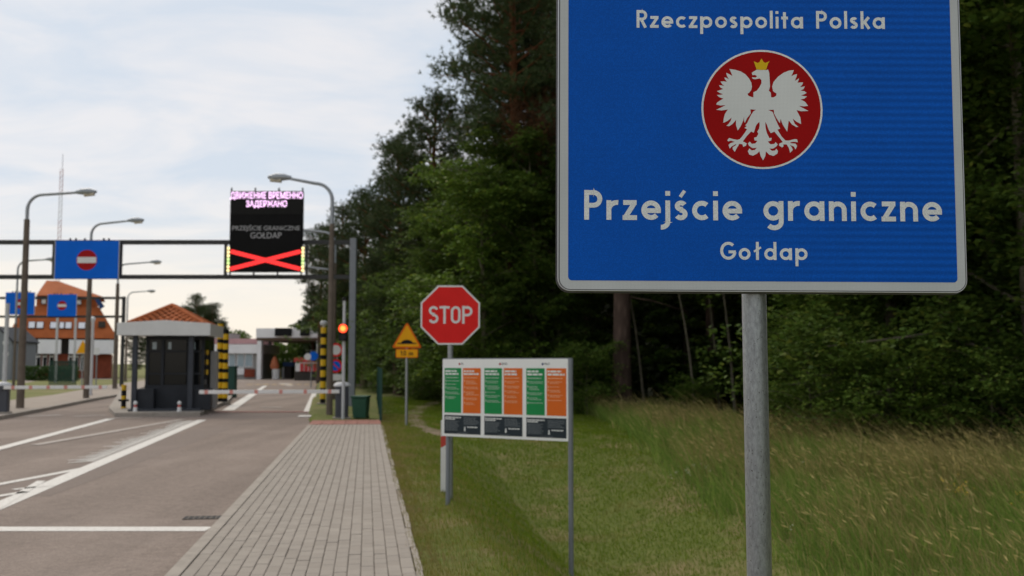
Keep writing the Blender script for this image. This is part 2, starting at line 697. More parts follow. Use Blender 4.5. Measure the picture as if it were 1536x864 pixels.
M['barrier_white'] = mat('barrier_white', (0.74, 0.73, 0.71), 0.5, 0.05, 4)
M['barrier_red'] = mat('barrier_red', (0.55, 0.07, 0.05), 0.5, 0.06, 4)
M['band_red'] = mat('band_red', (0.62, 0.26, 0.22), 0.5, 0.1, 4)
M['concrete_pole'] = mat('concrete_pole', (0.135, 0.108, 0.085), 0.85, 0.2, 3, bump=0.2)
M['lamp_steel'] = mat('lamp_steel', (0.30, 0.32, 0.34), 0.45, 0.1, 4, metal=0.4)
M['lamp_glass'] = mat('lamp_glass', (0.55, 0.50, 0.40), 0.25, 0.05, 4)
M['bin_green'] = mat('bin_green', (0.018, 0.075, 0.045), 0.5, 0.12, 4)
M['fence_green'] = mat('fence_green', (0.012, 0.055, 0.04), 0.5, 0.12, 4)
M['housing_grey'] = mat('housing_grey', (0.06, 0.065, 0.078), 0.45, 0.1, 4)
M['light_grey'] = mat('light_grey', (0.50, 0.51, 0.52), 0.5, 0.06, 4)
M['fascia'] = mat('fascia', (0.66, 0.66, 0.64), 0.55, 0.06, 2)
M['wall_grey'] = mat('wall_grey', (0.36, 0.355, 0.34), 0.7, 0.08, 2)
M['wall_white'] = mat('wall_white', (0.82, 0.82, 0.82), 0.7, 0.06, 1)
M['canopy_under'] = mat('canopy_under', (0.16, 0.115, 0.085), 0.8, 0.15, 1)
M['dark_metal'] = mat('dark_metal', (0.045, 0.038, 0.032), 0.6, 0.2, 2)
M['tile'] = mat('tile', (0.43, 0.13, 0.05), 0.75, 0.22, 3, spec=0.1)
M['tile_far'] = mat('tile_far', (0.37, 0.105, 0.036), 0.8, 0.18, 0.7, spec=0.1)
M['brick'] = mat('brick', (0.22, 0.050, 0.025), 0.85, 0.2, 1.5)
M['skylight'] = mat('skylight', (0.75, 0.76, 0.80), 0.15, 0.04, 1, spec=0.8)
M['glass_dark'] = mat('glass_dark', (0.008, 0.009, 0.010), 0.12, 0.1, 1, spec=0.22)
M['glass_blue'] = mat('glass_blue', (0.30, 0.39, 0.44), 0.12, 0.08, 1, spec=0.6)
M['red_plastic'] = mat('red_plastic', (0.55, 0.05, 0.05), 0.5, 0.1, 1)
M['orange_plastic'] = mat('orange_plastic', (0.55, 0.17, 0.075), 0.5, 0.1, 2)
M['blue_dark'] = mat('blue_dark', (0.012, 0.05, 0.16), 0.5, 0.1, 2)
M['mast_red'] = mat('mast_red', (0.42, 0.24, 0.24), 0.6, 0.1, 1)
M['mast_white'] = mat('mast_white', (0.55, 0.55, 0.56), 0.6, 0.05, 1)
M['rubber'] = mat('rubber', (0.02, 0.02, 0.022), 0.8, 0.2, 5)
M['iron'] = mat('iron', (0.06, 0.048, 0.04), 0.7, 0.2, 8)


def bark_mat(name, low, high, z0, z1, sc=7):
    m, t, b, n, l = nodes_of(name)
    tcn = n('ShaderNodeTexCoord')
    mp = n('ShaderNodeMapping')
    mp.inputs['Scale'].default_value = (1, 1, 0.3)
    l(tcn.outputs['Object'], mp.inputs[0])
    vo = n('ShaderNodeTexVoronoi')
    vo.inputs['Scale'].default_value = sc
    l(mp.outputs[0], vo.inputs['Vector'])
    sep_ = n('ShaderNodeSeparateXYZ')
    l(tcn.outputs['Object'], sep_.inputs[0])
    mr = n('ShaderNodeMapRange')
    mr.inputs['From Min'].default_value = z0
    mr.inputs['From Max'].default_value = z1
    l(sep_.outputs[2], mr.inputs['Value'])
    mx = n('ShaderNodeMix')
    mx.data_type = 'RGBA'
    l(mr.outputs[0], mx.inputs[0])
    mx.inputs[6].default_value = (*low, 1)
    mx.inputs[7].default_value = (*high, 1)
    r2 = n('ShaderNodeMapRange')
    r2.inputs['From Max'].default_value = 0.6
    r2.inputs['To Min'].default_value = 1.15
    r2.inputs['To Max'].default_value = 0.65
    l(vo.outputs['Distance'], r2.inputs['Value'])
    vm = n('ShaderNodeVectorMath')
    vm.operation = 'SCALE'
    l(mx.outputs[2], vm.inputs[0])
    l(r2.outputs[0], vm.inputs['Scale'])
    l(vm.outputs[0], b.inputs['Base Color'])
    b.inputs['Roughness'].default_value = 0.9
    b.inputs['Specular IOR Level'].default_value = 0.1
    bp = n('ShaderNodeBump')
    bp.inputs['Strength'].default_value = 0.6
    bp.inputs['Distance'].default_value = 0.04
    l(vo.outputs['Distance'], bp.inputs['Height'])
    bp.invert = True
    l(bp.outputs[0], b.inputs['Normal'])
    return m


M['bark_pine'] = bark_mat('bark_pine', (0.11, 0.075, 0.06), (0.23, 0.095, 0.045), 4, 9)
M['bark_grey'] = bark_mat('bark_grey', (0.17, 0.15, 0.11), (0.15, 0.135, 0.09), 0, 5, 14)
M['needle'] = leaf_mat('needle', (0.030, 0.052, 0.020), (0.070, 0.100, 0.036), (0.11, 0.075, 0.035), 0.2)
M['needle_dry'] = leaf_mat('needle_dry', (0.085, 0.045, 0.025), (0.14, 0.07, 0.035), (0.10, 0.07, 0.035), 0.2)
M['leaf_dark'] = leaf_mat('leaf_dark', (0.055, 0.105, 0.018), (0.125, 0.19, 0.034), (0.19, 0.22, 0.04), 0.4)
M['leaf_deep'] = leaf_mat('leaf_deep', (0.022, 0.040, 0.011), (0.045, 0.07, 0.018), None, 0.1)  # leaf colour darkened to stand in for the shade inside the forest
M['leaf_bright'] = leaf_mat('leaf_bright', (0.062, 0.115, 0.017), (0.125, 0.195, 0.028), (0.18, 0.21, 0.035), 0.35)
M['leaf_hedge'] = leaf_mat('leaf_hedge', (0.035, 0.07, 0.02), (0.07, 0.12, 0.03), None, 0.2)
M['grass_short'] = leaf_mat('grass_short', (0.105, 0.180, 0.018), (0.205, 0.285, 0.030), (0.28, 0.27, 0.07), 0.5, 0.7, patch=(0.7, (0.26, 0.20, 0.08), 0.58, 0.85))
M['grass_verge'] = leaf_mat('grass_verge', (0.145, 0.16, 0.030), (0.25, 0.22, 0.065), (0.36, 0.28, 0.13), 0.35, 0.7, patch=(1.1, (0.30, 0.225, 0.11), 0.45, 0.72))
M['grass_lush'] = leaf_mat('grass_lush', (0.10, 0.175, 0.032), (0.20, 0.275, 0.06), (0.38, 0.33, 0.14), 0.45, 0.7)
M['grass_dry'] = leaf_mat('grass_dry', (0.21, 0.19, 0.065), (0.40, 0.33, 0.14), (0.54, 0.43, 0.21), 0.45, 0.7)
M['petal_white'] = mat('petal_white', (0.55, 0.58, 0.45), 0.7, 0.1, 5)
M['petal_yellow'] = mat('petal_yellow', (0.50, 0.33, 0.02), 0.7, 0.1, 5)


def brick_mat(name, use_island):
    m, t, b, n, l = nodes_of(name)
    if use_island:
        src = n('ShaderNodeNewGeometry').outputs['Random Per Island']
    else:
        src = n('ShaderNodeObjectInfo').outputs['Random']
    r = n('ShaderNodeValToRGB')
    e = r.color_ramp.elements
    e[0].color = (0.272, 0.237, 0.200, 1)
    e[1].color = (0.306, 0.269, 0.229, 1)
    x = e.new(0.5)
    x.color = (0.290, 0.255, 0.217, 1)
    l(src, r.inputs[0])
    tcn = n('ShaderNodeTexCoord')
    geo = n('ShaderNodeNewGeometry')
    nz = n('ShaderNodeTexNoise')
    nz.inputs['Scale'].default_value = 3.5
    nz.inputs['Detail'].default_value = 9
    nz.inputs['Roughness'].default_value = 0.7
    l(geo.outputs['Position'], nz.inputs['Vector'])
    mr = n('ShaderNodeMapRange')
    mr.inputs['To Min'].default_value = 0.76
    mr.inputs['To Max'].default_value = 1.2
    l(nz.outputs['Fac'], mr.inputs['Value'])
    vm = n('ShaderNodeVectorMath')
    vm.operation = 'SCALE'
    l(r.outputs[0], vm.inputs[0])
    l(mr.outputs[0], vm.inputs['Scale'])
    l(vm.outputs[0], b.inputs['Base Color'])
    b.inputs['Roughness'].default_value = 0.9
    n2 = n('ShaderNodeTexNoise')
    n2.inputs['Scale'].default_value = 120
    l(geo.outputs['Position'], n2.inputs['Vector'])
    bp = n('ShaderNodeBump')
    bp.inputs['Strength'].default_value = 0.3
    bp.inputs['Distance'].default_value = 0.006
    l(n2.outputs['Fac'], bp.inputs['Height'])
    l(bp.outputs[0], b.inputs['Normal'])
    return m


M['paver'] = brick_mat('paver', False)
M['paver_rest'] = brick_mat('paver_rest', True)

# ------------------------------------------------------------------ road frame and terrain
O = Vector((-2.598, 7.56, 0))
HU = math.atan2(-0.1440, 0.9896)                       # heading of the footway, a little left of straight ahead
U = Vector((-0.1440, 0.9896, 0))
V = Vector((0.9896, 0.1440, 0))
FRZ = math.atan2(0.1440, 0.9896)                       # z rotation that carries x to V and y to U
PW = 1.87


def R(s, t, z=0.0):
    return O + U * s + V * t + Vector((0, 0, z))


def lerp_tab(x, tab):
    return np.interp(x, [a for a, b in tab], [b for a, b in tab])


EDGE = [(-40, 22), (8, 13), (12, 10.8), (17, 8.6), (20, 7.2), (26, 5.4), (31, 3.9), (38, 1.4), (46, -1.9), (56, -6.0), (70, -11.3), (90, -19), (115, -29), (200, -60)]
ROAD_R = [(-30, 2.87), (7.56, -2.6), (27, -5.45), (35.1, -7.1), (62.6, -12.3), (100, -19.5)]
KERB_L = [(-30, -3), (8, -11.5), (20, -13.6), (30.2, -15.4), (35.6, -16.6), (45.7, -19.0), (51.2, -20.1), (70, -25.5), (100, -33)]


def terrain(x, y):
    x, y = np.asarray(x, float), np.asarray(y, float)
    rx, ry = x - O.x, y - O.y
    s = rx * U.x + ry * U.y
    t = rx * V.x + ry * V.y - PW
    prof = np.interp(t, [-0.02, 0.0, 0.75, 1.2, 2.2, 3.0, 4.6, 7.5, 12], [-0.06, 0.085, 0.07, -0.13, -0.86, -0.86, -0.5, -0.15, 0.0])
    flat = np.interp(t, [-0.02, 0.0, 2, 8], [-0.06, 0.085, 0.06, 0.0])
    f = np.clip((s - 6.5) / 9.5, 0, 1)
    f = f * f * (3 - 2 * f)
    h = prof * (1 - f) + flat * f
    # beyond the end of the footway the verge runs up to the road edge
    er = np.interp(y, [a for a, b in ROAD_R], [b for a, b in ROAD_R])
    h2 = np.where((y > 28.2) & (x > er + 0.05), np.where(t < 0, 0.085, h), np.where((y > 28.2), -0.06, h))
    bumps = 0.025 * np.sin(x * 2.1 + 1.3 * np.sin(y * 0.9)) * np.sin(y * 1.7 + x) + 0.015 * np.sin(x * 5.3) * np.sin(y * 4.7 + 1)
    h2 = np.where(t > 0.25, h2 + bumps * np.clip((t - 0.25) / 0.5, 0, 1), h2)
    return h2


def tz(x, y):
    return float(terrain(x, y))


# the ground: one sheet to the horizon, fine where the verge is near
xs = np.concatenate([[-1500, -600, -250, -120, -60, -30, -15, -8], np.arange(-5, 14.01, 0.16), [15, 17, 20, 26, 35, 50, 80, 150, 400, 1500]])
ys = np.concatenate([[-60, -20, -5, 0], np.arange(2, 32, 0.25), np.arange(32, 70, 1.5), [75, 85, 100, 120, 150, 220, 400, 900, 2500]])
# keep the edge of the footway crisp: shear the fine columns along the road direction
GX, GY = np.meshgrid(xs, ys)
shear = np.where(GY < 32, -0.1455 * (np.clip(GY, -5, 32) - 7.56), 0) + np.where(GY >= 32, np.interp(GY, [32, 35.1, 62.6, 100], [-3.556, -4.28, -9.5, -16.7]), 0)
fade = np.where(GX > 5.5, np.clip((26 - GX) / 20, 0, 1), np.clip((GX + 150) / 120, 0, 1))
GX = GX + shear * fade
GZ = terrain(GX, GY)
nx, ny = len(xs), len(ys)
idx = np.arange(nx * ny).reshape(ny, nx)
FQ = np.stack([idx[:-1, :-1], idx[:-1, 1:], idx[1:, 1:], idx[1:, :-1]], -1).reshape(-1, 4)
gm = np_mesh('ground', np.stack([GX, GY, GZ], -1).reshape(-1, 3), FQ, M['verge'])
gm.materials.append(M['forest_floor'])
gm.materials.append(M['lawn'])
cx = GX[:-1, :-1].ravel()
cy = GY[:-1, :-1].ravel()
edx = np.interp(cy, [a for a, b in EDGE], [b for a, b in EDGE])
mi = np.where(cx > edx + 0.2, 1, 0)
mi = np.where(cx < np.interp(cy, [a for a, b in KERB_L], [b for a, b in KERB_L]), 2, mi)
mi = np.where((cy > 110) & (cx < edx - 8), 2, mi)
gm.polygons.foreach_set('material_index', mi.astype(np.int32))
gm.polygons.foreach_set('use_smooth', [True] * len(gm.polygons))
ground = bpy.data.objects.new('ground', gm)
col.objects.link(ground)
kind(ground, 'structure')

# the road
right = [(x, y) for y, x in ROAD_R] + [(-17, 112)]
left = [(x - 0.02, y) for y, x in KERB_L] + [(-60, 112)]
road_poly = right + left[::-1]
road = kind(MB().sheet(road_poly, 0.0).build('road', M['asphalt']), 'structure')
mk = MB()
MZ = [0.004]


def strip(p, q, w0, w1=None, z=None, name=None):
    z = MZ[0] if z is None else z
    p, q = Vector((p[0], p[1], 0)), Vector((q[0], q[1], 0))
    w1 = w0 if w1 is None else w1
    d = (q - p).normalized()
    n_ = Vector((-d.y, d.x, 0))
    mk.quad((p - n_ * w0 / 2) + Vector((0, 0, z)), (q - n_ * w1 / 2) + Vector((0, 0, z)), (q + n_ * w1 / 2) + Vector((0, 0, z)), (p + n_ * w0 / 2) + Vector((0, 0, z)))


def marking(name, m):
    global mk
    o = mk.build(name, m, road)
    mk = MB()
    MZ[0] += 0.0012
    return o


# stop line across the lane
a, b = gp(313, 793.8), gp(-60, 793.8)
strip(a, b, 0.27)
marking('stop_line', M['marking'])
# long solid line of the painted island with its ribbed inner edge
A0, A1 = gp(-160, 826), gp(303, 630)
strip(A0, A1, 0.27)
marking('solid_line', M['marking'])
B0, B1 = gp(-60, 738), gp(140, 700)
strip(B0, B1, 0.16)
marking('hatch_line', M['marking'])
dirA = (A1 - A0).normalized()
nA = Vector((-dirA.y, dirA.x, 0))
for k in range(46):                                      # ribs of the structured line
    f = 0.40 + 0.58 * k / 45
    p = A0 + (A1 - A0) * f + nA * (0.17)
    ln = 0.26 + 0.34 * rnd.random()
    q = p + nA * ln - dirA * 0.9 * ln
    strip(p, q, 0.17, 0.06)
marking('line_rib', M['marking_rib'])
for (p, q, wd) in (((-20, 748), (40, 738), 0.14), ((-20, 772), (62, 722), 0.12), ((20, 735), (75, 729), 0.12)):
    strip(gp(*p), gp(*q), wd, )
marking('hatch_bar', M['marking'])
strip(gp(-60, 689), gp(166, 628.5), 0.26)
marking('diverging_line', M['marking'])
strip(gp(52, 668), gp(274, 629.5), 0.24)
marking('diverging_line', M['marking_old'])
strip(gp(35, 625), gp(92, 623), 0.45)
strip(gp(165, 627.5), gp(212, 627), 0.4)
strip(gp(110, 625), gp(160, 623), 0.35)
marking('worn_bar', M['marking_old'])
strip(gp(342, 616), gp(380, 591), 0.42)
strip(gp(384, 588), gp(398, 579), 0.3)
marking('centre_line', M['marking'])
strip(gp(392, 611.5), gp(423, 611.5), 0.45)
marking('worn_bar', M['marking_old'])
strip(gp(325, 618.2), gp(463, 618.2), 0.40)
marking('red_bar', M['marking_red'])
strip(gp(461, 618), gp(473, 586), 0.26)
strip(gp(456, 626), gp(458.5, 623.5), 0.4)
marking('edge_line', M['marking'])
strip(gp(425, 575), gp(432, 578), 0.9)
strip(gp(432, 578), gp(437, 579.5), 0.5)
strip(gp(352, 572), gp(383, 572), 2.2)
marking('lane_arrow', M['marking_old'])
for k in range(9):
    px = 371 + k * 12.3
    strip(gp(px, 577), gp(px + 7, 577), 1.3)
marking('speed_hump_mark', M['marking_yellow'])
# darker repaired strip and worn patches of asphalt
strip(gp(20, 745), gp(330, 640), 0.9, z=0.002)
strip(gp(330, 628), gp(470, 622), 1.6, z=0.002)
marking('repaired_strip', M['asphalt_patch'])
# gully grate in the gutter
g = gp(304, 777)
gr = thing('drain_grate', 'dark rusty drain grate in the gutter by the footway kerb', 'drain', (g.x, g.y, 0.0), FRZ)
MB().box((0, 0, 0.004), (0.40, 0.22, 0.008)).build('frame', M['iron'], gr)
for k in range(7):
    MB().box((-0.18 + 0.06 * k, 0, 0.009), (0.03, 0.17, 0.006)).build('bar', M['rubber'], gr)

# left-hand kerb and footway
kl = KERB_L
off = []
for i, (y, x) in enumerate(kl):
    y2, x2 = kl[min(i + 1, len(kl) - 1)]
    y1, x1 = kl[max(i - 1, 0)]
    d = Vector((x2 - x1, y2 - y1)).normalized()
    off.append(((x, y), Vector((-d.y, d.x))))
front = [p for p, n_ in off]


def offs(k):
    return [(p[0] + n_.x * k, p[1] + n_.y * k) for p, n_ in off]


kerb = kind(MB().slab(front + offs(0.15)[::-1], -0.05, 0.125).build('kerb', M['kerb']), 'structure')
kind(MB().slab(offs(0.152) + offs(3.1)[::-1], -0.05, 0.12).build('left_pavement', M['slab_left']), 'structure')
far_lawn = MB()
lf = offs(3.102) + [(-120, 100), (-120, -30)]
kind(MB().slab(lf, -0.05, 0.105).build('lawn', M['lawn']), 'structure')
pth = [gp(px, py, 0.11) for px, py in ((36, 569), (55, 567), (75, 565.5), (76, 568.5), (58, 571), (38, 574))]
kind(MB().sheet([(p.x, p.y) for p in pth], 0.111).build('path', M['slab_left']), 'structure')

# ------------------------------------------------------------------ footway of concrete pavers
foot = bpy.data.objects.new('pavement', None)
fm = MB()
S0, S1 = -7.0, 18.7
fm.slab([(0.112, S0), (PW, S0), (PW, S1), (0.112, S1)], -0.05, 0.098)
foot = kind(fm.build('pavement', M['bed']), 'structure')
foot.location = O
foot.rotation_euler = (0, 0, FRZ)
kerb_mb = MB()
NK = 26
for k in range(NK):
    s = S0 + k * 1.0
    kerb_mb.box((0.055, s + 0.5, 0.033), (0.11, 0.994, 0.17))
ko = kerb_mb.build('edging_kerb', M['kerb'], foot, bev=0.006)
eb = MB()
for k in range(NK):
    s = S0 + k * 1.0
    eb.box((PW + 0.03 + rnd.uniform(-.006, .006), s + 0.5, 0.03 + rnd.uniform(-.008, .008)), (0.055, 0.99, 0.15), rz=rnd.uniform(-.006, .006))
eb.build('edging_strip', M['kerb'], foot, bev=0.006)
CW = (PW - 0.112) / 17.0
BL = 0.2


def brick_shape(mb, c, w_, l_, h_):
    x, y, bv = w_ / 2, l_ / 2, 0.006
    b = len(mb.v)
    z0, z1, z2 = c[2] - 0.03, c[2] + h_ - bv * .6, c[2] + h_
    for (xx, yy, zz) in ((x, y, z0), (x, y, z1), (x - bv, y - bv, z2)):
        for sx, sy in ((-1, -1), (1, -1), (1, 1), (-1, 1)):
            mb.v.append((c[0] + sx * xx, c[1] + sy * yy, zz))
    for r_ in range(2):
        for k in range(4):
            i, j = b + r_ * 4 + k, b + r_ * 4 + (k + 1) % 4
            mb.f.append((i, j, j + 4, i + 4))
    mb.f.append((b + 8, b + 9, b + 10, b + 11))


bricks = []
for c in range(17):
    tcx = 0.112 + (c + 0.5) * CW
    k = 0
    s = -0.5 + (0.5 if c % 2 else 0.0) * BL
    while s < S1 - 0.05:
        bricks.append((s + BL / 2, tcx))
        s += BL


def seen(b):
    p = R(b[0], b[1], 0.12)
    d = p - Vector((0, 0, CAMH))
    depth = d.y * CP + d.z * SP
    up = -d.y * SP + d.z * CP
    return up / depth > -0.5 * 864 / F * 1.02 and d.x / depth > -0.5 * 1536 / F


bricks.sort(key=lambda b: (not seen(b), R(b[0], b[1]).length))
protos = []
for k in range(3):
    mb = MB()
    brick_shape(mb, (0, 0, 0.098), CW - 0.006 - 0.0006 * k, BL - 0.0012, 0.013)
    me = mb.mesh('brick')
    me.materials.append(M['paver'])
    protos.append(me)
for i, (s, t) in enumerate(bricks[:300]):
    o = bpy.data.objects.new('brick', protos[i % 3])
    col.objects.link(o)
    o.parent = foot
    o.location = (t, s, rnd.uniform(-0.003, 0.002))
    o.rotation_euler = (rnd.uniform(-.01, .01), rnd.uniform(-.012, .012), rnd.uniform(-.006, .006))
mb = MB()
for s, t in bricks[300:]:
    brick_shape(mb, (t, s, 0.098 + rnd.uniform(-0.002, 0.002)), CW - 0.0066, BL - 0.0012, 0.013)
kind(mb.build('brick_rest', M['paver_rest'], foot), 'stuff')
# red warning slabs at the far end
tp = thing('tactile_paving', 'band of red warning slabs at the far end of the footway', 'paving', tuple(R(S1, 0)), FRZ)
tile = MB()
tile.box((0, 0, 0.05), (0.305, 0.305, 0.14))
tm = tile.mesh('slab')
tm.materials.append(M['tactile'])
for i in range(6):
    for j in range(6):
        o = bpy.data.objects.new('slab', tm)
        col.objects.link(o)
        o.parent = tp
        o.location = (0.16 + i * 0.312, 0.16 + j * 0.312, rnd.uniform(-.004, .004))

# trodden path to the trees
pp = [(668, 655), (648, 648), (630, 640), (619, 630), (622, 620), (634, 611), (652, 604), (668, 600)]
pw = [0.28, 0.28, 0.28, 0.3, 0.32, 0.32, 0.35, 0.35]
pv, pf = [], []
cl_pts = [gp(x, y, 0.06) for x, y in pp]
dense = []
for i in range(len(cl_pts) - 1):
    for k in range(8):
        f = k / 8
        dense.append((cl_pts[i].lerp(cl_pts[i + 1], f), pw[i] * (1 - f) + pw[i + 1] * f))
for i, (p, wd) in enumerate(dense):
    q = dense[min(i + 1, len(dense) - 1)][0] - dense[max(i - 1, 0)][0]
    q.normalize()
    n_ = Vector((-q.y, q.x, 0))
    for sgn in (-1, -0.33, 0.33, 1):
        e = p + n_ * sgn * wd * (1 + 0.12 * math.sin(i * 1.7 + sgn))
        pv.append((e.x, e.y, tz(e.x, e.y) + (0.012 if abs(sgn) < 0.9 else 0.004)))
for i in range(len(dense) - 1):
    for k in range(3):
        a = i * 4 + k
        pf.append((a, a + 4, a + 5, a + 1))
mb = MB()
mb.v, mb.f = pv, pf
kind(mb.build('dirt_path', M['dirt'], smooth=True), 'structure')


# ------------------------------------------------------------------ lettering drawn stroke by stroke
def arc(cx_, cy_, rx, ry, a0, a1, n_=22):
    return [(cx_ + rx * math.cos(rad(a0 + (a1 - a0) * i / n_)), cy_ + ry * math.sin(rad(a0 + (a1 - a0) * i / n_))) for i in range(n_ + 1)]


SW = 0.17
h_ = SW / 2
XH = 0.66
ro = XH / 2 - h_
GLY = {
    'R': (0.60, [[(h_, 0), (h_, 1)], [(h_, 1 - h_), (0.30, 1 - h_)] + arc(0.30, 0.70, 0.215, 0.215, 90, -90) + [(h_, 0.485)], [(0.28, 0.44), (0.50, 0.0)]]),
    'P': (0.60, [[(h_, 0), (h_, 1)], [(h_, 1 - h_), (0.31, 1 - h_)] + arc(0.31, 0.70, 0.215, 0.215, 90, -90) + [(h_, 0.485)]]),
    'G': (0.84, [arc(0.45, 0.5, 0.37, 0.415, 45, 350, 30), [(0.46, 0.44), (0.86, 0.44)]]),
    'S': (0.56, [arc(0.28, 0.73, 0.20, 0.185, 20, 270, 22) + arc(0.28, 0.285, 0.205, 0.20, 90, -160, 22)]),
    'T': (0.56, [[(0.0, 1 - h_), (0.56, 1 - h_)], [(0.28, 0), (0.28, 1)]]),
    'O': (0.58, [[(h_, 0.3)] + arc(0.29, 0.705, 0.205, 0.21, 180, 0, 16) + arc(0.29, 0.295, 0.205, 0.21, 0, -180, 16) + [(h_, 0.31)]]),
    'z': (0.48, [[(0.02, XH - h_ * .9), (0.47, XH - h_ * .9)], [(0.40, XH - h_), (0.09, h_)], [(0.0, h_ * .9), (0.48, h_ * .9)]]),
    'e': (0.66, [arc(0.33, 0.33, ro, ro, 0, 318, 30), [(0.06, 0.315), (0.655, 0.315)]]),
    'c': (0.56, [arc(0.33, 0.33, ro, ro, 48, 312, 28)]),
    'p': (0.68, [arc(0.35, 0.33, ro, ro, 0, 360, 34), [(h_, -0.34), (h_, XH)]]),
    'o': (0.66, [arc(0.33, 0.33, ro, ro, 0, 360, 34)]),
    's': (0.44, [arc(0.215, 0.475, 0.125, 0.105, 25, 270, 18) + arc(0.205, 0.205, 0.145, 0.125, 80, -150, 18)]),
    'l': (0.17, [[(h_, 0), (h_, 1.0)]]),
    'i': (0.17, [[(h_, 0), (h_, XH)], [(h_, 0.82), (h_, 0.98)]]),
    't': (0.38, [[(0.18, 0), (0.18, 0.92)], [(0.0, XH - 0.07), (0.37, XH - 0.07)]]),
    'a': (0.68, [arc(0.33, 0.33, ro, ro, 0, 360, 34), [(0.68 - h_, 0), (0.68 - h_, XH)]]),
    'd': (0.68, [arc(0.33, 0.33, ro, ro, 0, 360, 34), [(0.68 - h_, 0), (0.68 - h_, 1.0)]]),
    'g': (0.68, [arc(0.33, 0.33, ro, ro, 0, 360, 34), [(0.68 - h_, XH), (0.68 - h_, 0.02)] + arc(0.36, -0.03, 0.235, 0.21, 0, -140, 18)]),
    'k': (0.52, [[(h_, 0), (h_, 1.0)], [(0.15, 0.30), (0.46, XH)], [(0.22, 0.38), (0.47, 0.0)]]),
    'j': (0.17, [[(h_, XH), (h_, -0.06)] + arc(-0.13, -0.06, 0.215, 0.18, 0, -95, 12), [(h_, 0.82), (h_, 0.98)]]),
    'ś': (0.44, [arc(0.215, 0.475, 0.125, 0.105, 25, 270, 18) + arc(0.205, 0.205, 0.145, 0.125, 80, -150, 18), [(0.19, 0.78), (0.34, 0.99)]]),
    'r': (0.40, [[(h_, 0), (h_, XH)], arc(0.36, 0.33, 0.275, 0.255, 165, 82, 12)]),
    'n': (0.60, [[(h_, 0), (h_, XH)], arc(0.30, 0.37, 0.215, 0.205, 165, 0, 16) + [(0.60 - h_, 0)]]),
    'ł': (0.40, [[(0.20, 0), (0.20, 1.0)], [(0.01, 0.46), (0.40, 0.70)]]),
    '1': (0.36, [[(0.26, 0), (0.26, 1)], [(0.02, 0.70), (0.26, 0.95)]]),
    '0': (0.58, [[(h_, 0.3)] + arc(0.29, 0.705, 0.205, 0.21, 180, 0, 16) + arc(0.29, 0.295, 0.205, 0.21, 0, -180, 16) + [(h_, 0.31)]]),
    'm': (0.92, [[(h_, 0), (h_, XH)], arc(0.27, 0.37, 0.185, 0.205, 165, 0, 14) + [(0.455, 0)], arc(0.64, 0.37, 0.185, 0.205, 165, 0, 14) + [(0.825, 0)]]),
}


def lettering(m, parent, text, x0, x1, z, cap, y, sw=1.0, space=0.42):
    nat = sum(space if ch == ' ' else GLY[ch][0] for ch in text) * cap
    gap = (x1 - x0 - nat) / max(1, len(text) - 1)
    x = x0
    for ch in text:
        if ch == ' ':
            x += space * cap + gap
            continue
        adv, strokes = GLY[ch]
        mb = MB()
        for li, st in enumerate(strokes):
            pts = [Vector((x + px * cap, z + pz * cap)) for px, pz in st]
            hw = SW * cap / 2 * sw
            if ch in 'iśjł' and len(st) == 2 and min(p[1] for p in st) > 0.4 and ch != 'ł':
                hw *= 1.0 if ch != 'ś' else 0.7
            if ch == 'ł' and li == 1:
                hw *= 0.7
            yy = y - 0.00012 * cap / 0.08 * li
            b = len(mb.v)
            for i, p in enumerate(pts):
                d0 = (p - pts[i - 1]).normalized() if i else (pts[1] - p).normalized()
                d1 = (pts[i + 1] - p).normalized() if i < len(pts) - 1 else d0
                tn = (d0 + d1).normalized()
                nn = Vector((-tn.y, tn.x))
                k = hw / max(0.5, nn.dot(Vector((-d0.y, d0.x))))
                mb.v.append((p.x + nn.x * k, yy, p.y + nn.y * k))
                mb.v.append((p.x - nn.x * k, yy, p.y - nn.y * k))
            for i in range(len(pts) - 1):
                a = b + 2 * i
                mb.f.append((a, a + 1, a + 3, a + 2))
        mb.build('letter', m, parent)
        x += adv * cap + gap


def rrect(x0, z0, x1, z1, r, n_=8):
    pts = []
    for cx_, cz_, a0 in ((x1 - r, z1 - r, 0), (x0 + r, z1 - r, 90), (x0 + r, z0 + r, 180), (x1 - r, z0 + r, 270)):
        for k in range(n_ + 1):
            a = rad(a0 + 90 * k / n_)
            pts.append((cx_ + r * math.cos(a), cz_ + r * math.sin(a)))
    return pts


def disc(cx_, cz_, r, n_=56):
    return [(cx_ + r * math.cos(2 * math.pi * k / n_), cz_ + r * math.sin(2 * math.pi * k / n_)) for k in range(n_)]


def flat(poly, y):
    """a flat film in the x-z plane facing -y"""
    mb = MB()
    b = 0
    for p in poly:
        mb.v.append((p[0], y, p[1]))
    for t in tessellate_polygon([[Vector((p[0], p[1], 0)) for p in poly]]):
        a, b_, c_ = [Vector((poly[i][0], poly[i][1])) for i in t]
        mb.f.append(tuple(t) if (b_ - a).cross(c_ - a) > 0 else tuple(reversed(t)))
    return mb


# ------------------------------------------------------------------ the big blue sign
SY = 3.0
sx, sz = 0.757, 1.915
sign = thing('road_sign', 'large blue border crossing sign with white eagle on a galvanised post', 'road sign', (sx, SY, 0), 0)


def sp(px, py):
    p = at(px, py, SY)
    return p.x - sx, p.z - sz


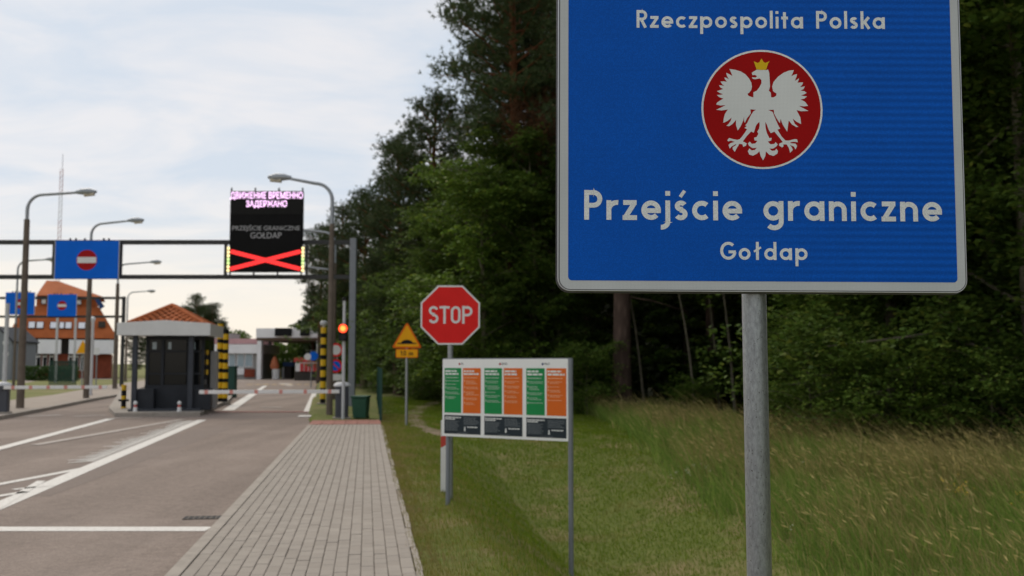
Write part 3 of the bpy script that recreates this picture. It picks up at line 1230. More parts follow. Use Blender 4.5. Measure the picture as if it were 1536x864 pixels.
post = MB()
zb = tz(sx, SY + 0.08) - 0.2
px_t, _ = sp(1138.5, 445)
post.tube([(px_t + 0.002, 0.066, zb), (px_t + 0.002, 0.066, 1.0), (px_t, 0.066, 2.78)], 0.0372, 32)
po = post.build('post', M['galv'], sign, smooth=True)
panel = MB()
W2, HT = 0.6195, 0.98
panel.prism(rrect(-W2, 0, W2, HT, 0.039), 0.0, 0.018)
po2 = panel.build('panel', M['alu'], sign, bev=0.003)
po2.location = (0, 0, sz)
po2.rotation_euler = (0, 0.0055, 0)
bkm = MB()
bkm.prism(rrect(-W2 - 0.004, -0.004, W2 + 0.004, HT + 0.004, 0.043), 0.0195, 0.030)
bk = bkm.build('rim', M['plate_back'], po2)
for z in (0.12, 0.82):
    cm = MB()
    cm.box((px_t, 0.029, z), (0.9, 0.018, 0.03))
    cm.box((px_t, 0.112, z), (0.10, 0.012, 0.03))
    cm.build('clamp', M['galv'], po2)
flat(rrect(-W2 + 0.003, 0.003, W2 - 0.003, HT - 0.003, 0.036), -0.0003).build('rim_groove', M['plate_back'], po2)
flat(rrect(-W2 + 0.0065, 0.0055, W2 - 0.0055, HT - 0.0065, 0.033), -0.0006).build('border', M['grey_film'], po2)
flat(rrect(-W2 + 0.032, 0.032, W2 - 0.030, HT - 0.032, 0.012), -0.0012).build('blue_field', M['blue_film'], po2)


def line(text, xa, xb, ybase, ytop):
    x0, z0 = sp(xa, ybase)
    x1, _ = sp(xb, ybase)
    _, z1 = sp(xa, ytop)
    lettering(M['white_film'], po2, text, x0, x1, z0, z1 - z0, -0.0018, sw=0.95)


line('Rzeczpospolita Polska', 952.5, 1325, 42.7, 16.3)
line('Przejście graniczne', 875.5, 1412.5, 331.0, 286.5)
line('Gołdap', 1080, 1211, 390.0, 363.0)
ccx, ccz = sp(1141.2, 164)
r1 = sp(1232, 164)[0] - ccx
flat(disc(ccx, ccz, r1), -0.0018).build('emblem_ring', M['white_film'], po2)
flat(disc(ccx, ccz, r1 * 0.968), -0.0024).build('emblem_disc', M['red_film'], po2)
EL = [(820, 300), (760, 302), (720, 325), (695, 345), (705, 372), (735, 370), (765, 385), (745, 405), (697, 400), (710, 422), (745, 425), (800, 415), (822, 440), (820, 480), (795, 530), (760, 575), (718, 595), (718, 660), (690, 655), (655, 640), (640, 615), (665, 600), (690, 565), (698, 520), (690, 470), (660, 415), (610, 360), (550, 325), (480, 305), (405, 295), (425, 335), (445, 385), (405, 362), (365, 345), (375, 385), (400, 430), (370, 412), (340, 403), (350, 430), (375, 460), (330, 455), (292, 458), (310, 490), (340, 515), (305, 508), (272, 507), (290, 535), (325, 555), (290, 568), (245, 582), (280, 605), (325, 622), (290, 630), (245, 632), (275, 660), (330, 680), (285, 705), (250, 730), (235, 755), (290, 768), (360, 763), (310, 790), (237, 823), (310, 832), (388, 820),
      (350, 878), (335, 940), (330, 993), (385, 968), (440, 923), (425, 968), (400, 1005), (370, 1030), (405, 1036), (450, 1008), (495, 953), (495, 1018), (518, 1093), (560, 1028), (590, 958), (598, 908), (600, 968), (608, 993), (640, 928), (665, 898), (685, 868), (680, 816), (755, 820),
      (720, 843), (690, 888), (660, 948), (640, 993), (615, 1023), (635, 1033), (605, 1058), (640, 1073), (610, 1118), (575, 1168), (545, 1203), (510, 1213), (460, 1203), (405, 1188), (383, 1218), (395, 1233), (430, 1223), (480, 1238), (420, 1258), (400, 1278), (415, 1326), (440, 1298), (495, 1268), (500, 1278), (455, 1308), (455, 1333), (480, 1368), (505, 1323), (540, 1263), (580, 1268), (590, 1303), (625, 1288), (635, 1258), (610, 1243), (585, 1233), (630, 1168), (690, 1103), (725, 1118), (738, 1080), (752, 1030), (770, 1003), (798, 978), (802, 1020), (795, 1065), (770, 1105), (785, 1130), (765, 1173), (730, 1183), (735, 1218), (775, 1223), (745, 1258), (700, 1263), (675, 1233), (650, 1258), (665, 1288), (710, 1318), (765, 1313), (740, 1343), (700, 1348), (670, 1323), (650, 1358), (670, 1403), (720, 1416), (770, 1388), (800, 1358), (815, 1418), (848, 1476)]
ER = [(100, 640), (105, 580), (150, 625), (205, 640), (255, 610), (262, 575), (240, 545), (225, 570), (185, 575), (150, 545), (200, 545), (245, 515), (258, 490), (230, 460), (215, 485), (165, 490), (130, 455), (175, 440), (180, 405), (150, 410), (120, 350), (105, 300), (98, 250), (97, 200), (115, 230), (140, 300), (168, 345), (215, 325), (270, 390), (325, 460), (280, 480), (275, 505), (315, 530), (335, 515), (330, 490), (375, 490), (405, 540), (420, 600), (455, 560), (440, 525), (415, 495), (470, 520), (490, 555), (510, 510), (490, 480), (430, 475), (420, 462), (470, 455), (520, 462), (510, 425), (480, 420), (400, 440), (360, 440), (310, 390), (255, 300), (290, 285), (270, 255), (240, 190), (215, 130), (190, 70), (133, 45), (205, 42), (210, 90), (240, 150), (285, 215), (295, 160), (320, 230), (380, 325), (400, 180), (440, 230), (500, 265), (525, 262), (480, 225), (450, 155), (500, 195), (560, 225), (550, 140), (500, 45), (560, 60), (655, 55), (590, 22), (530, -10), (600, -3), (650, -10), (610, -63), (550, -93), (600, -103), (635, -133), (590, -138), (555, -146), (595, -158), (630, -178), (600, -200), (550, -208), (590, -228), (605, -263), (580, -258), (545, -253), (575, -288), (582, -313), (545, -313), (510, -310), (525, -343), (530, -368), (505, -348), (475, -333), (495, -383), (505, -423), (470, -413), (430, -393), (450, -438), (462, -473), (400, -466), (330, -438), (260, -388), (200, -318), (183, -258), (195, -198), (240, -168), (235, -138), (200, -118), (170, -118), (165, -178), (140, -203), (155, -258), (150, -338), (145, -428), (130, -478), (100, -470), (60, -476)]
pts = [(1045 + x / 8.64, 70 + y / 8.64) for x, y in EL] + [(1135 + x / 8.64, 160 + y / 8.64) for x, y in ER]
flat([sp(*p) for p in pts][::-1], -0.0030).build('eagle', M['white_film'], po2)
CR = [(720, 195), (738, 245), (755, 300), (820, 306), (880, 303), (892, 265), (905, 225), (925, 190), (895, 205), (868, 215), (845, 200), (820, 158), (793, 205), (768, 215), (745, 205)]
flat([sp(1045 + x / 8.64, 70 + y / 8.64) for x, y in CR], -0.0036).build('crown', M['gold_film'], po2)


# ------------------------------------------------------------------ STOP sign
def octagon(r):
    return [(r * math.cos(rad(22.5 + 45 * k)), r * math.sin(rad(22.5 + 45 * k))) for k in range(8)]


Yst = 12.0
c = at(675.5, 472.5, Yst)
pb = gp(677, 757, 0.08)
st = thing('stop_sign', 'red octagonal STOP sign on a grey post behind the information board', 'road sign', (c.x, Yst, 0), rad(3))
hz_ = c.z
RS = 44.5 / F * Yst / math.cos(rad(22.5)) * 1.0
gz = tz(c.x, Yst + .05)
MB().tube([(0.01, 0.05, gz - 0.1), (0.0, 0.05, hz_ + 0.25)], 0.032, 16).build('post', M['galv'], st, smooth=True)
pl = MB().prism([(x, z + hz_) for x, z in octagon(RS)], 0.0, 0.012).build('plate', M['sign_white'], st, bev=0.002)
flat([(x, z + hz_) for x, z in octagon(RS * 0.945)], -0.001).build('red_face', M['stop_red'], pl)
lettering(M['sign_white'], pl, 'STOP', -0.262, 0.268, hz_ - 0.105, 0.215, -0.002, sw=0.78)

# ------------------------------------------------------------------ speed hump warning sign
Yh = 26.0
c = at(610.5, 505, Yh)
hs_ = thing('speed_hump_sign', 'yellow triangular speed hump warning sign with a 10 m plate', 'road sign', (c.x, Yh, 0), rad(4))
q = Yh / F
ztop, zbot = at(610, 483, Yh).z, at(610, 522, Yh).z
gz = tz(c.x, Yh)
MB().tube([(0, 0.05, gz - 0.1), (0, 0.05, ztop - 0.1)], 0.035, 14).build('post', M['galv'], hs_, smooth=True)


def rtri(hw, z0, z1, r):
    pts = []
    ctr = [(-hw, z0), (hw, z0), (0, z1)]
    for i, (x, z) in enumerate(ctr):
        p0, p1 = Vector(ctr[i - 1]), Vector(ctr[(i + 1) % 3])
        p = Vector((x, z))
        a, b = p + (p0 - p).normalized() * r, p + (p1 - p).normalized() * r
        for k in range(6):
            f = k / 5
            m_ = (a * (1 - f) ** 2 + p * 2 * f * (1 - f) + b * f * f)
            pts.append((m_.x, m_.y))
    return pts


pl = MB().prism(rtri(22.5 * q, zbot, ztop, 0.07), 0, 0.012).build('plate', M['sign_orange'], hs_, bev=0.002)
flat(rtri(18.7 * q, zbot + 2.2 * q, ztop - 4.0 * q, 0.05), -0.002).build('yellow_face', M['sign_yellow'], pl)
hz0 = zbot + 6 * q
hump = [(-14 * q, hz0), (14 * q, hz0), (14 * q, hz0 + 1.6 * q), (9 * q, hz0 + 1.9 * q)] + [(9 * q * math.cos(rad(a)), hz0 + 1.9 * q + 4.6 * q * math.sin(rad(a)) ** 1.5) for a in range(15, 170, 12)] + [(-9 * q, hz0 + 1.9 * q), (-14 * q, hz0 + 1.6 * q)]
flat(hump, -0.004).build('hump_symbol', M['black'], pl)
z0, z1 = at(610, 536.5, Yh).z, at(610, 523.5, Yh).z
pl = MB().prism(rrect(-16.5 * q, z0, 16.5 * q, z1, 0.03), 0, 0.012).build('distance_plate', M['sign_orange'], hs_, bev=0.002)
flat(rrect(-15.5 * q, z0 + q, 15.5 * q, z1 - q, 0.02), -0.002).build('yellow_face', M['sign_yellow'], pl)
lettering(M['black'], pl, '10 m', -9.5 * q, 9.5 * q, z0 + 3.2 * q, 7 * q, -0.004, space=0.15)

# ------------------------------------------------------------------ information board
YL, YR = 11.6, 10.77
pl0 = at(663.5, 655, YL)
pr0 = at(852.5, 661, YR)
pl1 = at(663.5, 540, YL)
d = Vector((pr0.x - pl0.x, YR - YL, 0))
BW = d.length
BR = math.atan2(d.y, d.x)
zb0 = (pl0.z + pr0.z) / 2
zt0 = (pl1.z + at(852.5, 537, YR).z) / 2
BH = zt0 - zb0
ib = thing('information_board', 'white traveller information board with green and orange columns on two grey legs', 'notice board', (pl0.x, YL, zb0), BR)
for i, x in enumerate((0.05, BW + 0.018)):
    wx, wy = pl0.x + d.normalized().x * x, YL + d.normalized().y * x
    gz = tz(wx, wy) - zb0
    MB().tube([(x, 0.045 if i == 0 else 0.02, gz - 0.15), (x, 0.045 if i == 0 else 0.02, BH - (0.02 if i == 0 else -0.01))], 0.027, 16).build('leg', M['steel_grey'], ib, smooth=True)
pnl = MB().prism(rrect(0, 0, BW, BH, 0.012), 0, 0.014).build('panel', M['board_white'], ib, bev=0.002)
MB().box((BW / 2, 0.02, BH + 0.004), (BW + 0.01, 0.03, 0.012)).build('top_rail', M['steel_grey'], ib)


def words(mb, x0, x1, z, hgt, y, fill=1.0, gapf=0.25):
    """a line of print too small to read: short dashes with word gaps"""
    x = x0
    end = x0 + (x1 - x0) * fill
    while x < end - 0.004:
        wl = min(rnd.uniform(1.2, 4.0) * hgt, end - x)
        mb.quad((x, y, z), (x + wl, y, z), (x + wl, y, z + hgt), (x, y, z + hgt))
        x += wl + hgt * 0.45


third = BW / 3
heads = ['PL', 'ENG', 'RUS']


def small_text(s, size, x, y, z, m, parent, sx_=1.0, name='lettering', align='LEFT', bold=0.0):
    cu = bpy.data.curves.new('lettering', 'FONT')
    cu.body = s
    cu.size = size
    cu.offset = bold
    cu.align_x = align
    cu.resolution_u = 3
    o = bpy.data.objects.new('tmp', cu)
    col.objects.link(o)
    dg = bpy.context.evaluated_depsgraph_get()
    me = bpy.data.meshes.new_from_object(o.evaluated_get(dg))
    bpy.data.objects.remove(o)
    me.materials.clear()
    me.materials.append(m)
    o = bpy.data.objects.new(name, me)
    col.objects.link(o)
    o.parent = parent
    o.location = (x, y, z)
    o.rotation_euler = (math.pi / 2, 0, 0)
    o.scale = (sx_, 1, 1)
    o['kind'] = 'stuff'
    return o


flags = [('noentry_red', 'sign_white'), ('noentry_red', 'blue_dark'), ('blue_dark', 'noentry_red')]
for k in range(3):
    x0 = third * k
    a0, a1 = x0 + 0.028, x0 + third * 0.475
    b0, b1 = x0 + third * 0.52, x0 + third - 0.022
    zc0, zc1 = BH * 0.305, BH * 0.885
    for (c0, c1, m, nm, fm_) in ((a0, a1, 'print_green', 'green_column', 'print_faint'), (b0, b1, 'print_orange', 'orange_column', 'print_faint_orange')):
        pc = MB().box(((c0 + c1) / 2, -0.0015, (zc0 + zc1) / 2), (c1 - c0, 0.003, zc1 - zc0)).build(nm, M[m], ib)
        mb = MB()
        zz = zc1 - 0.045
        for r_ in range(2):
            words(mb, c0 + 0.012, c1 - 0.01, zz, 0.020, -0.0042, rnd.uniform(.6, 1.0))
            zz -= 0.033
        kind(mb.build('heading', M['print_white'], pc), 'stuff')
        mb = MB()
        words(mb, c0 + 0.012, c1 - 0.01, zz - 0.004, 0.010, -0.0042, 0.85)
        zz -= 0.04
        for blk in range(5):
            mb.box((c0 + 0.02, -0.0042, zz + 0.004), (0.014, 0.001, 0.020))
            for r_ in range(rnd.choice((1, 2, 3, 2))):
                words(mb, c0 + 0.038, c1 - 0.014, zz, 0.0065, -0.0042, rnd.uniform(.55, 1.0))
                zz -= 0.016
            zz -= 0.022
        kind(mb.build('print', M[fm_], pc), 'stuff')
    e0, e1 = BH * 0.035, BH * 0.275
    pc = MB().box(((a0 + b1) / 2, -0.0015, (e0 + e1) / 2), (b1 - a0, 0.003, e1 - e0)).build('dark_field', M['print_dark'], ib)
    mb = MB()
    zz = e1 - 0.032
    for r_ in range(2):
        words(mb, a0 + 0.012, a0 + 0.24, zz, 0.012, -0.0042, (0.95, 0.6)[r_])
        zz -= 0.019
    words(mb, b0 + 0.06, b1 - 0.02, e0 + 0.075, 0.012, -0.0042, 0.9)
    mb.prism([(b0 + 0.018, e0 + 0.035), (b0 + 0.038, e0 + 0.035), (b0 + 0.035, e0 + 0.075), (b0 + 0.028, e0 + 0.09), (b0 + 0.021, e0 + 0.075)], -0.0046, -0.004)
    kind(mb.build('heading', M['print_white'], pc), 'stuff')
    mb = MB()
    for r_ in range(8):
        words(mb, a0 + 0.012, a0 + 0.22, zz - 0.004 - r_ * 0.0145, 0.0065, -0.0042, rnd.uniform(.75, 1))
    for r_ in range(6):
        words(mb, b0 + 0.012, b1 - 0.014, e1 - 0.03 - r_ * 0.0145, 0.0065, -0.0042, rnd.uniform(.75, 1))
    words(mb, a0 + 0.18, b1 - 0.16, e0 + 0.008, 0.006, -0.0042, 1)
    kind(mb.build('print', M['print_grey'], pc), 'stuff')
    fx = x0 + third * 0.43
    flat(disc(fx, BH * 0.937, 0.013, 14), -0.002).build('flag_mark', M[flags[k][0]], pnl)
    small_text(heads[k], 0.036, fx + 0.022, -0.002, BH * 0.926, M['print_dark'], pnl)

# ------------------------------------------------------------------ delineator post behind the board
Yd = 12.9
c = at(666.5, 690, Yd)
dp = thing('delineator_post', 'white roadside marker post with a red band behind the board leg', 'marker post', (c.x, Yd, 0), rad(10))
gz = tz(c.x, Yd)
prof = [(-0.05, -0.03), (0.05, -0.03), (0.03, 0.05), (-0.03, 0.05)]
hh = at(665, 628, Yd).z - gz
mb = MB().slab([(x, y) for x, y in prof], gz - 0.05, gz + hh - 0.02)
mb.build('body', M['barrier_white'], dp, bev=0.006)
zr = at(665, 663, Yd).z
MB().prism([(-0.0505, zr - 0.07), (0.0505, zr - 0.02), (0.0505, zr + 0.12), (-0.0505, zr + 0.07)], -0.033, -0.0285).build('red_band', M['barrier_red'], dp)

# ------------------------------------------------------------------ barriers
def barrier(label, loc, rz, length, toleft, hz__, arm_z, nb):
    t = thing('barrier', label, 'barrier', loc, rz, 'lowered barriers across the lanes')
    MB().slab(rrect(-0.19, -0.17, 0.19, 0.17, 0.05, 4), 0, hz__ - 0.12).build('housing', M['housing_grey'], t)
    MB().lathe((0, 0, hz__ - 0.12), [(0.24, 0), (0.255, 0.03), (0.22, 0.09), (0.12, 0.13), (0.0, 0.14)], 20).build('hood', M['light_grey'], t, smooth=True)
    MB().box((0, 0, 0.02), (0.5, 0.45, 0.06)).build('plinth', M['kerb'], t)
    sgn = -1 if toleft else 1
    seg = MB()
    seg.box((sgn * (length / 2 + 0.05), -0.21, arm_z), (length, 0.05, 0.105))
    ar = seg.build('arm', M['barrier_white'], t, bev=0.006)
    MB().tube([(0, -0.16, arm_z), (0, -0.24, arm_z)], 0.08, 14).build('pivot', M['housing_grey'], t, smooth=True)
    for k in range(nb):
        MB().box((sgn * (0.35 + (length - 0.5) * k / max(1, nb - 1)), -0.21, arm_z), (0.10, 0.054, 0.109)).build('red_band', M['band_red'], ar)
    return t


bp_ = gp(512.5, 627, 0.1)
barrier('red and white barrier arm lowered between the booth and its right hand housing', (bp_.x, bp_.y, 0.08), FRZ, 3.98, True, 1.06, 0.80, 6)
bp_ = gp(3, 620, 0.12)
barrier('red and white barrier arm lowered across the lane left of the booth', (bp_.x, bp_.y, 0.12), rad(12), 3.1, False, 0.98, 0.82, 6)
# slim silver pole by the left barrier
c = gp(5, 607, 0.12)
tag(MB().tube([(c.x, c.y, 0.1), (c.x + 0.02, c.y, at(5, 455, c.y).z)], [0.085, 0.075], 14).build('metal_pole', M['light_grey'], smooth=True), 'slim silver pole behind the left barrier housing at the picture edge', 'pole')

# ------------------------------------------------------------------ striped pillars
def pillar(label, px, pyb, pyt, zg, r=0.12, nb=14):
    p = gp(px, pyb, zg)
    H = at(px, pyt, p.y).z - zg
    t = thing('striped_pillar', label, 'pillar', (p.x, p.y, zg), 0, 'yellow and black protective pillars')
    bh = H / nb
    for k in range(nb):
        e0, e1 = (0.10 if k % 2 == 0 else -0.10), (-0.10 if k % 2 == 0 else 0.10)
        MB().tube([(0, 0, (k + (e0 if k else 0)) * bh), (0, 0, (k + 1 + (e1 if k < nb - 1 else 0)) * bh)], r - (0.0 if k % 2 else 0.003), 18).build('yellow_band' if k % 2 else 'black_band', M['yellow' if k % 2 else 'black'], t, smooth=True)
    MB().tube([(0, 0, -0.1), (0, 0, 0.03)], r + 0.12, 18).build('base', M['kerb'], t)
    return t


pillar('left one of the two striped pillars at the booth corner', 328.3, 603.5, 486, 0.1, 0.122, 16)
pillar('right one of the two striped pillars at the booth corner', 336.7, 603.5, 494.5, 0.1, 0.122, 15)
p3 = pillar('striped pillar beside the brown lamp post with a grey lamp on top', 484, 605.5, 491, 0.1, 0.112, 14)
MB().lathe((0, 0, at(484, 491, gp(484, 605.5, .1).y).z - 0.1), [(0.05, 0), (0.05, 0.06), (0.14, 0.10), (0.15, 0.2), (0.08, 0.27)], 14).build('lamp', M['light_grey'], p3, smooth=True)
bo = gp(185, 618, 0.0)
t = thing('striped_bollard', 'short yellow and black bollard at the left corner of the booth island', 'bollard', (bo.x, bo.y, 0))
for k in range(5):
    MB().tube([(0, 0, k * 0.19), (0, 0, (k + 1) * 0.19)], 0.085, 16).build('black_band' if k % 2 else 'yellow_band', M['black' if k % 2 else 'yellow'], t, smooth=True)
MB().box((0, 0, 0.41), (0.30, 0.2, 0.07)).build('collar', M['black'], t)


# ------------------------------------------------------------------ lamp posts
def lamp(label, base, H, reach, side, steel_from, r0, m_low, group, up=0.05):
    t = thing('street_lamp', label, 'street lamp', tuple(base), 0, group)
    MB().tube([(0, 0, -0.1), (0, 0, steel_from)], [r0, r0 * 0.72], 16).build('pole', m_low, t, smooth=True)
    rc = 0.55
    pts = [(0, 0, steel_from - 0.05), (0, 0, H - rc)]
    for k in range(1, 9):
        a = rad(90 * k / 8)
        pts.append((side * rc * (1 - math.cos(a)), 0, H - rc + rc * math.sin(a)))
    pts.append((side * (reach - 0.45), 0, H + up * (reach - rc) * 1.0))
    MB().tube(pts, [0.062] * 3 + [0.055] * (len(pts) - 4) + [0.045], 12).build('bracket_arm', M['lamp_steel'], t, smooth=True)
    hx0, hx1 = side * (reach - 0.62), side * (reach + 0.12)
    zh = H + up * (reach - rc)
    MB().tube([(hx0, 0, zh), (hx0 + (hx1 - hx0) * 0.3, 0, zh + 0.02), (hx0 + (hx1 - hx0) * 0.65, 0, zh + 0.02), (hx1, 0, zh + 0.02)], [0.06, 0.11, 0.13, 0.05], 14).build('head', M['lamp_steel'], t, smooth=True)
    MB().tube([(hx0 + (hx1 - hx0) * 0.42, 0, zh - 0.075), (hx0 + (hx1 - hx0) * 0.9, 0, zh - 0.06)], [0.09, 0.07], 14).build('lens', M['lamp_glass'], t, smooth=True)
    return t


gl = 'curved arm street lamps along the road'
b = gp(30, 612, 0.12)
lamp('tall brown concrete street lamp nearest on the left pavement', b, 7.65, 2.35, 1, 6.75, 0.135, M['concrete_pole'], gl)
b = gp(129, 597, 0.12)
lamp('second brown street lamp on the left, behind the blue gantry sign', b, 8.05, 2.3, 1, 6.9, 0.135, M['concrete_pole'], gl, up=0.08)
b = gp(172, 583, 0.12)
lamp('third street lamp on the left, just left of the grey booth roof', b, 7.85, 2.6, 1, 6.6, 0.15, M['concrete_pole'], gl, up=0.06)
b = at(20, 584, 60.5)
lamp('thin pale street lamp far left behind the blue sign pair', (b.x, b.y, 0.1), 7.85, 2.3, 1, 4.0, 0.09, M['concrete_pole'], gl)
b = at(188, 572, 88)
lamp('far small street lamp seen between gantry beams above the booth', (b.x, b.y, 0.1), 7.9, 2.3, 1, 5.0, 0.12, M['concrete_pole'], gl)
b = gp(494, 622, 0.09)
lamp('brown street lamp on the right verge beside the electronic board', b, 7.36, 1.95, -1, 6.05, 0.105, M['concrete_pole'], gl, up=0.13)
for pxx, Yq, rr_ in ((520, 45, 2.0), (519, 66, 2.3)):
    q0 = at(pxx - 20, 590, Yq)
    lamp('farther street lamp on the right with its arm below the nearer one' if Yq < 60 else 'farthest right street lamp with its arm against the pines', (q0.x, q0.y, 0.05), 7.6 if Yq < 60 else 7.9, 2.6, -1, 6.2, 0.10, M['concrete_pole'], gl, up=0.1)

# ------------------------------------------------------------------ gantry
YG = 38.0


def gx(px, Y=YG, py=390):
    return at(px, py, Y).x


ga = thing('sign_gantry', 'dark steel gantry spanning the road with two beams on a grey right post', 'gantry', (gx(530), YG, 0))
xr = 0.0
xl = -22.0
zt, zbm = at(530, 363.5, YG).z, at(530, 415.5, YG).z
MB().box((0, 0, (zt + 0.15) / 2), (0.24, 0.24, zt + 0.15)).build('post', M['steel_grey'], ga, bev=0.01)
MB().box((xl, 0, (zt + 0.15) / 2), (0.24, 0.24, zt + 0.15)).build('post', M['steel_grey'], ga, bev=0.01)
for z in (zt, zbm):
    MB().box(((xl + xr) / 2, -0.001, z), (xr - xl - 0.25, 0.18, 0.16)).build('beam', M['gantry'], ga)
for px in (338.5, 181, 81):
    MB().box((gx(px) - gx(530), 0.0, (zt + zbm) / 2), (0.10, 0.12, zt - zbm - 0.17)).build('strut', M['gantry'], ga)
for px in (460, 500):
    MB().box((gx(px) - gx(530), 0.02, (zt + zbm) / 2), (0.07, 0.1, zt - zbm - 0.17)).build('strut', M['gantry'], ga)

# electronic board on the gantry
YB = YG - 0.30
x0, x1 = gx(343.5, YB), gx(453, YB)
z0, z1 = at(398, 408, YB).z, at(398, 286.5, YB).z
eb_ = thing('electronic_board', 'black electronic board with pink Cyrillic text and a red cross', 'display board', ((x0 + x1) / 2, YB, z0))
ew, eh = (x1 - x0), (z1 - z0)
MB().box((0, 0.10, eh / 2), (ew, 0.2, eh)).build('cabinet', M['led_panel_dark'], eb_, bev=0.01)
qb = YB / F
MB().box((0, -0.004, eh - 18 * qb), (ew - 0.04, 0.012, 35 * qb)).build('text_panel', M['led_panel'], eb_)
for k in range(4):
    fx = -ew / 2 + 0.03 + (ew - 0.06) * k / 3
    MB().box((fx, 0.06, eh + 0.06), (0.05, 0.06, 0.14)).build('bracket', M['gantry'], eb_)
    MB().box((fx, 0.06, -0.14), (0.05, 0.06, 0.26)).build('bracket', M['gantry'], eb_)


def fit_text(s, xc, zc_, wid, hgt, y, m, parent, bold=0.0):
    o = small_text(s, 1.0, 0, y, 0, m, parent, bold=bold)
    co = [v.co.copy() for v in o.data.vertices]
    ax0, ax1 = min(v.x for v in co), max(v.x for v in co)
    az0, az1 = min(v.y for v in co), max(v.y for v in co)
    kx, kz = wid / (ax1 - ax0), hgt / (az1 - az0)
    for v in o.data.vertices:
        v.co.x = (v.co.x - (ax0 + ax1) / 2) * kx
        v.co.y = (v.co.y - (az0 + az1) / 2) * kz
    o.location = (xc, y, zc_)
    return o


def zpx(py):
    return at(398, py, YB).z - z0


fit_text('ДВИЖЕНИЕ ВРЕМЕННО', 0, zpx(294), 110 * qb, 12.5 * qb, -0.014, M['led_pink'], eb_, 0.012)
fit_text('ЗАДЕРЖАНО', 0, zpx(306.5), 62 * qb, 12.0 * qb, -0.014, M['led_pink'], eb_, 0.012)
fit_text('PRZEJŚCIE GRANICZNE', 0, zpx(342), 102 * qb, 11 * qb, -0.006, M['led_grey'], eb_)
fit_text('GOŁDAP', 0, zpx(353), 47 * qb, 9 * qb, -0.006, M['led_grey'], eb_)
cz0, cz1 = zpx(403.5), zpx(377)
for k, (za, zb_) in enumerate(((cz0, cz1), (cz1, cz0))):
    a, b = Vector((-ew / 2 + 0.06, za)), Vector((ew / 2 - 0.06, zb_))
    dd = (b - a).normalized()
    n_ = Vector((-dd.y, dd.x)) * 3.0 * qb
    flat([tuple(a - n_), tuple(b - n_), tuple(b + n_), tuple(a + n_)], -0.006 - 0.004 * k).build('red_stroke', M['led_red'], eb_)
for sgn in (-1, 1):
    MB().box((sgn * (ew / 2 + 0.035), 0.06, (zpx(370) + zpx(408)) / 2), (0.07, 0.1, zpx(370) - zpx(408))).build('lamp_strip', M['black'], eb_)
    for k in range(7):
        zz = zpx(405.5) + (zpx(372.5) - zpx(405.5)) * k / 6
        MB().tube([(sgn * (ew / 2 + 0.03), 0.012, zz), (sgn * (ew / 2 + 0.03), -0.005, zz)], 0.058, 12).build('warning_light', M['led_lime' if k in (2, 3) else 'led_amber'], eb_)


def blue_sign(label, px0, px1, py0, py1, Y, off_px=0.0):
    x0, x1 = at(px0, py0, Y).x, at(px1, py0, Y).x
    z0, z1 = at(px0, py1, Y).z, at(px0, py0, Y).z
    t = thing('no_entry_panel', label, 'road sign', ((x0 + x1) / 2, Y, z0), 0, 'blue no entry panels on the gantries')
    w_, hh = x1 - x0, z1 - z0
    MB().box((0, 0.03, hh / 2), (w_, 0.05, hh)).build('panel', M['gantry_blue'], t, bev=0.006)
    for m_, c_ in ((0.0, 'light_grey'),):
        for sx_ in (-1, 1):
            MB().box((sx_ * (w_ / 2 + 0.012), 0.03, hh / 2), (0.022, 0.054, hh)).build('edge_trim', M[c_], t)
    q = Y / F
    r = (px1 - px0) * 0.163 * q
    czz = hh * 0.49
    flat(disc(0, czz, r, 32), 0.002).build('red_disc', M['noentry_red'], t)
    flat(rrect(-r * 0.93, czz - r * 0.29, r * 0.93, czz + r * 0.29, 0.02), -0.002).build('white_bar', M['sign_white'], t)
    for k in (-.56, -.38, -.1, .5, .66):
        MB().box((k * w_ / 2, 0.06, hh + 0.04), (0.06, 0.05, 0.12)).build('bracket', M['gantry'], t)
    return t


blue_sign('large blue panel with a red no entry disc on the near gantry', 83.5, 178.5, 361, 418, YG - 0.25)

# second gantry farther off
Y2 = 69.0
g2 = thing('sign_gantry', 'farther thin dark gantry carrying the two smaller blue panels', 'gantry', (at(186, 450, Y2).x, Y2, 0))
za, zb_ = at(100, 447, Y2).z, at(100, 475, Y2).z
MB().box((0, 0, (za + .1) / 2), (0.2, 0.2, za + .1)).build('post', M['gantry'], g2)
MB().box((-14, 0, (za + .1) / 2), (0.26, 0.26, za + .1)).build('post', M['steel_grey'], g2)
for z in (za, zb_):
    MB().box((-7.0, 0, z), (13.7, 0.2, 0.16)).build('beam', M['gantry'], g2)
blue_sign('left smaller blue no entry panel partly hidden by the lamp post', 9, 52, 438.5, 472, Y2 - 0.3)
blue_sign('right smaller blue no entry panel in front of the tiled roof', 72, 115, 441.5, 474.5, Y2 - 0.3)

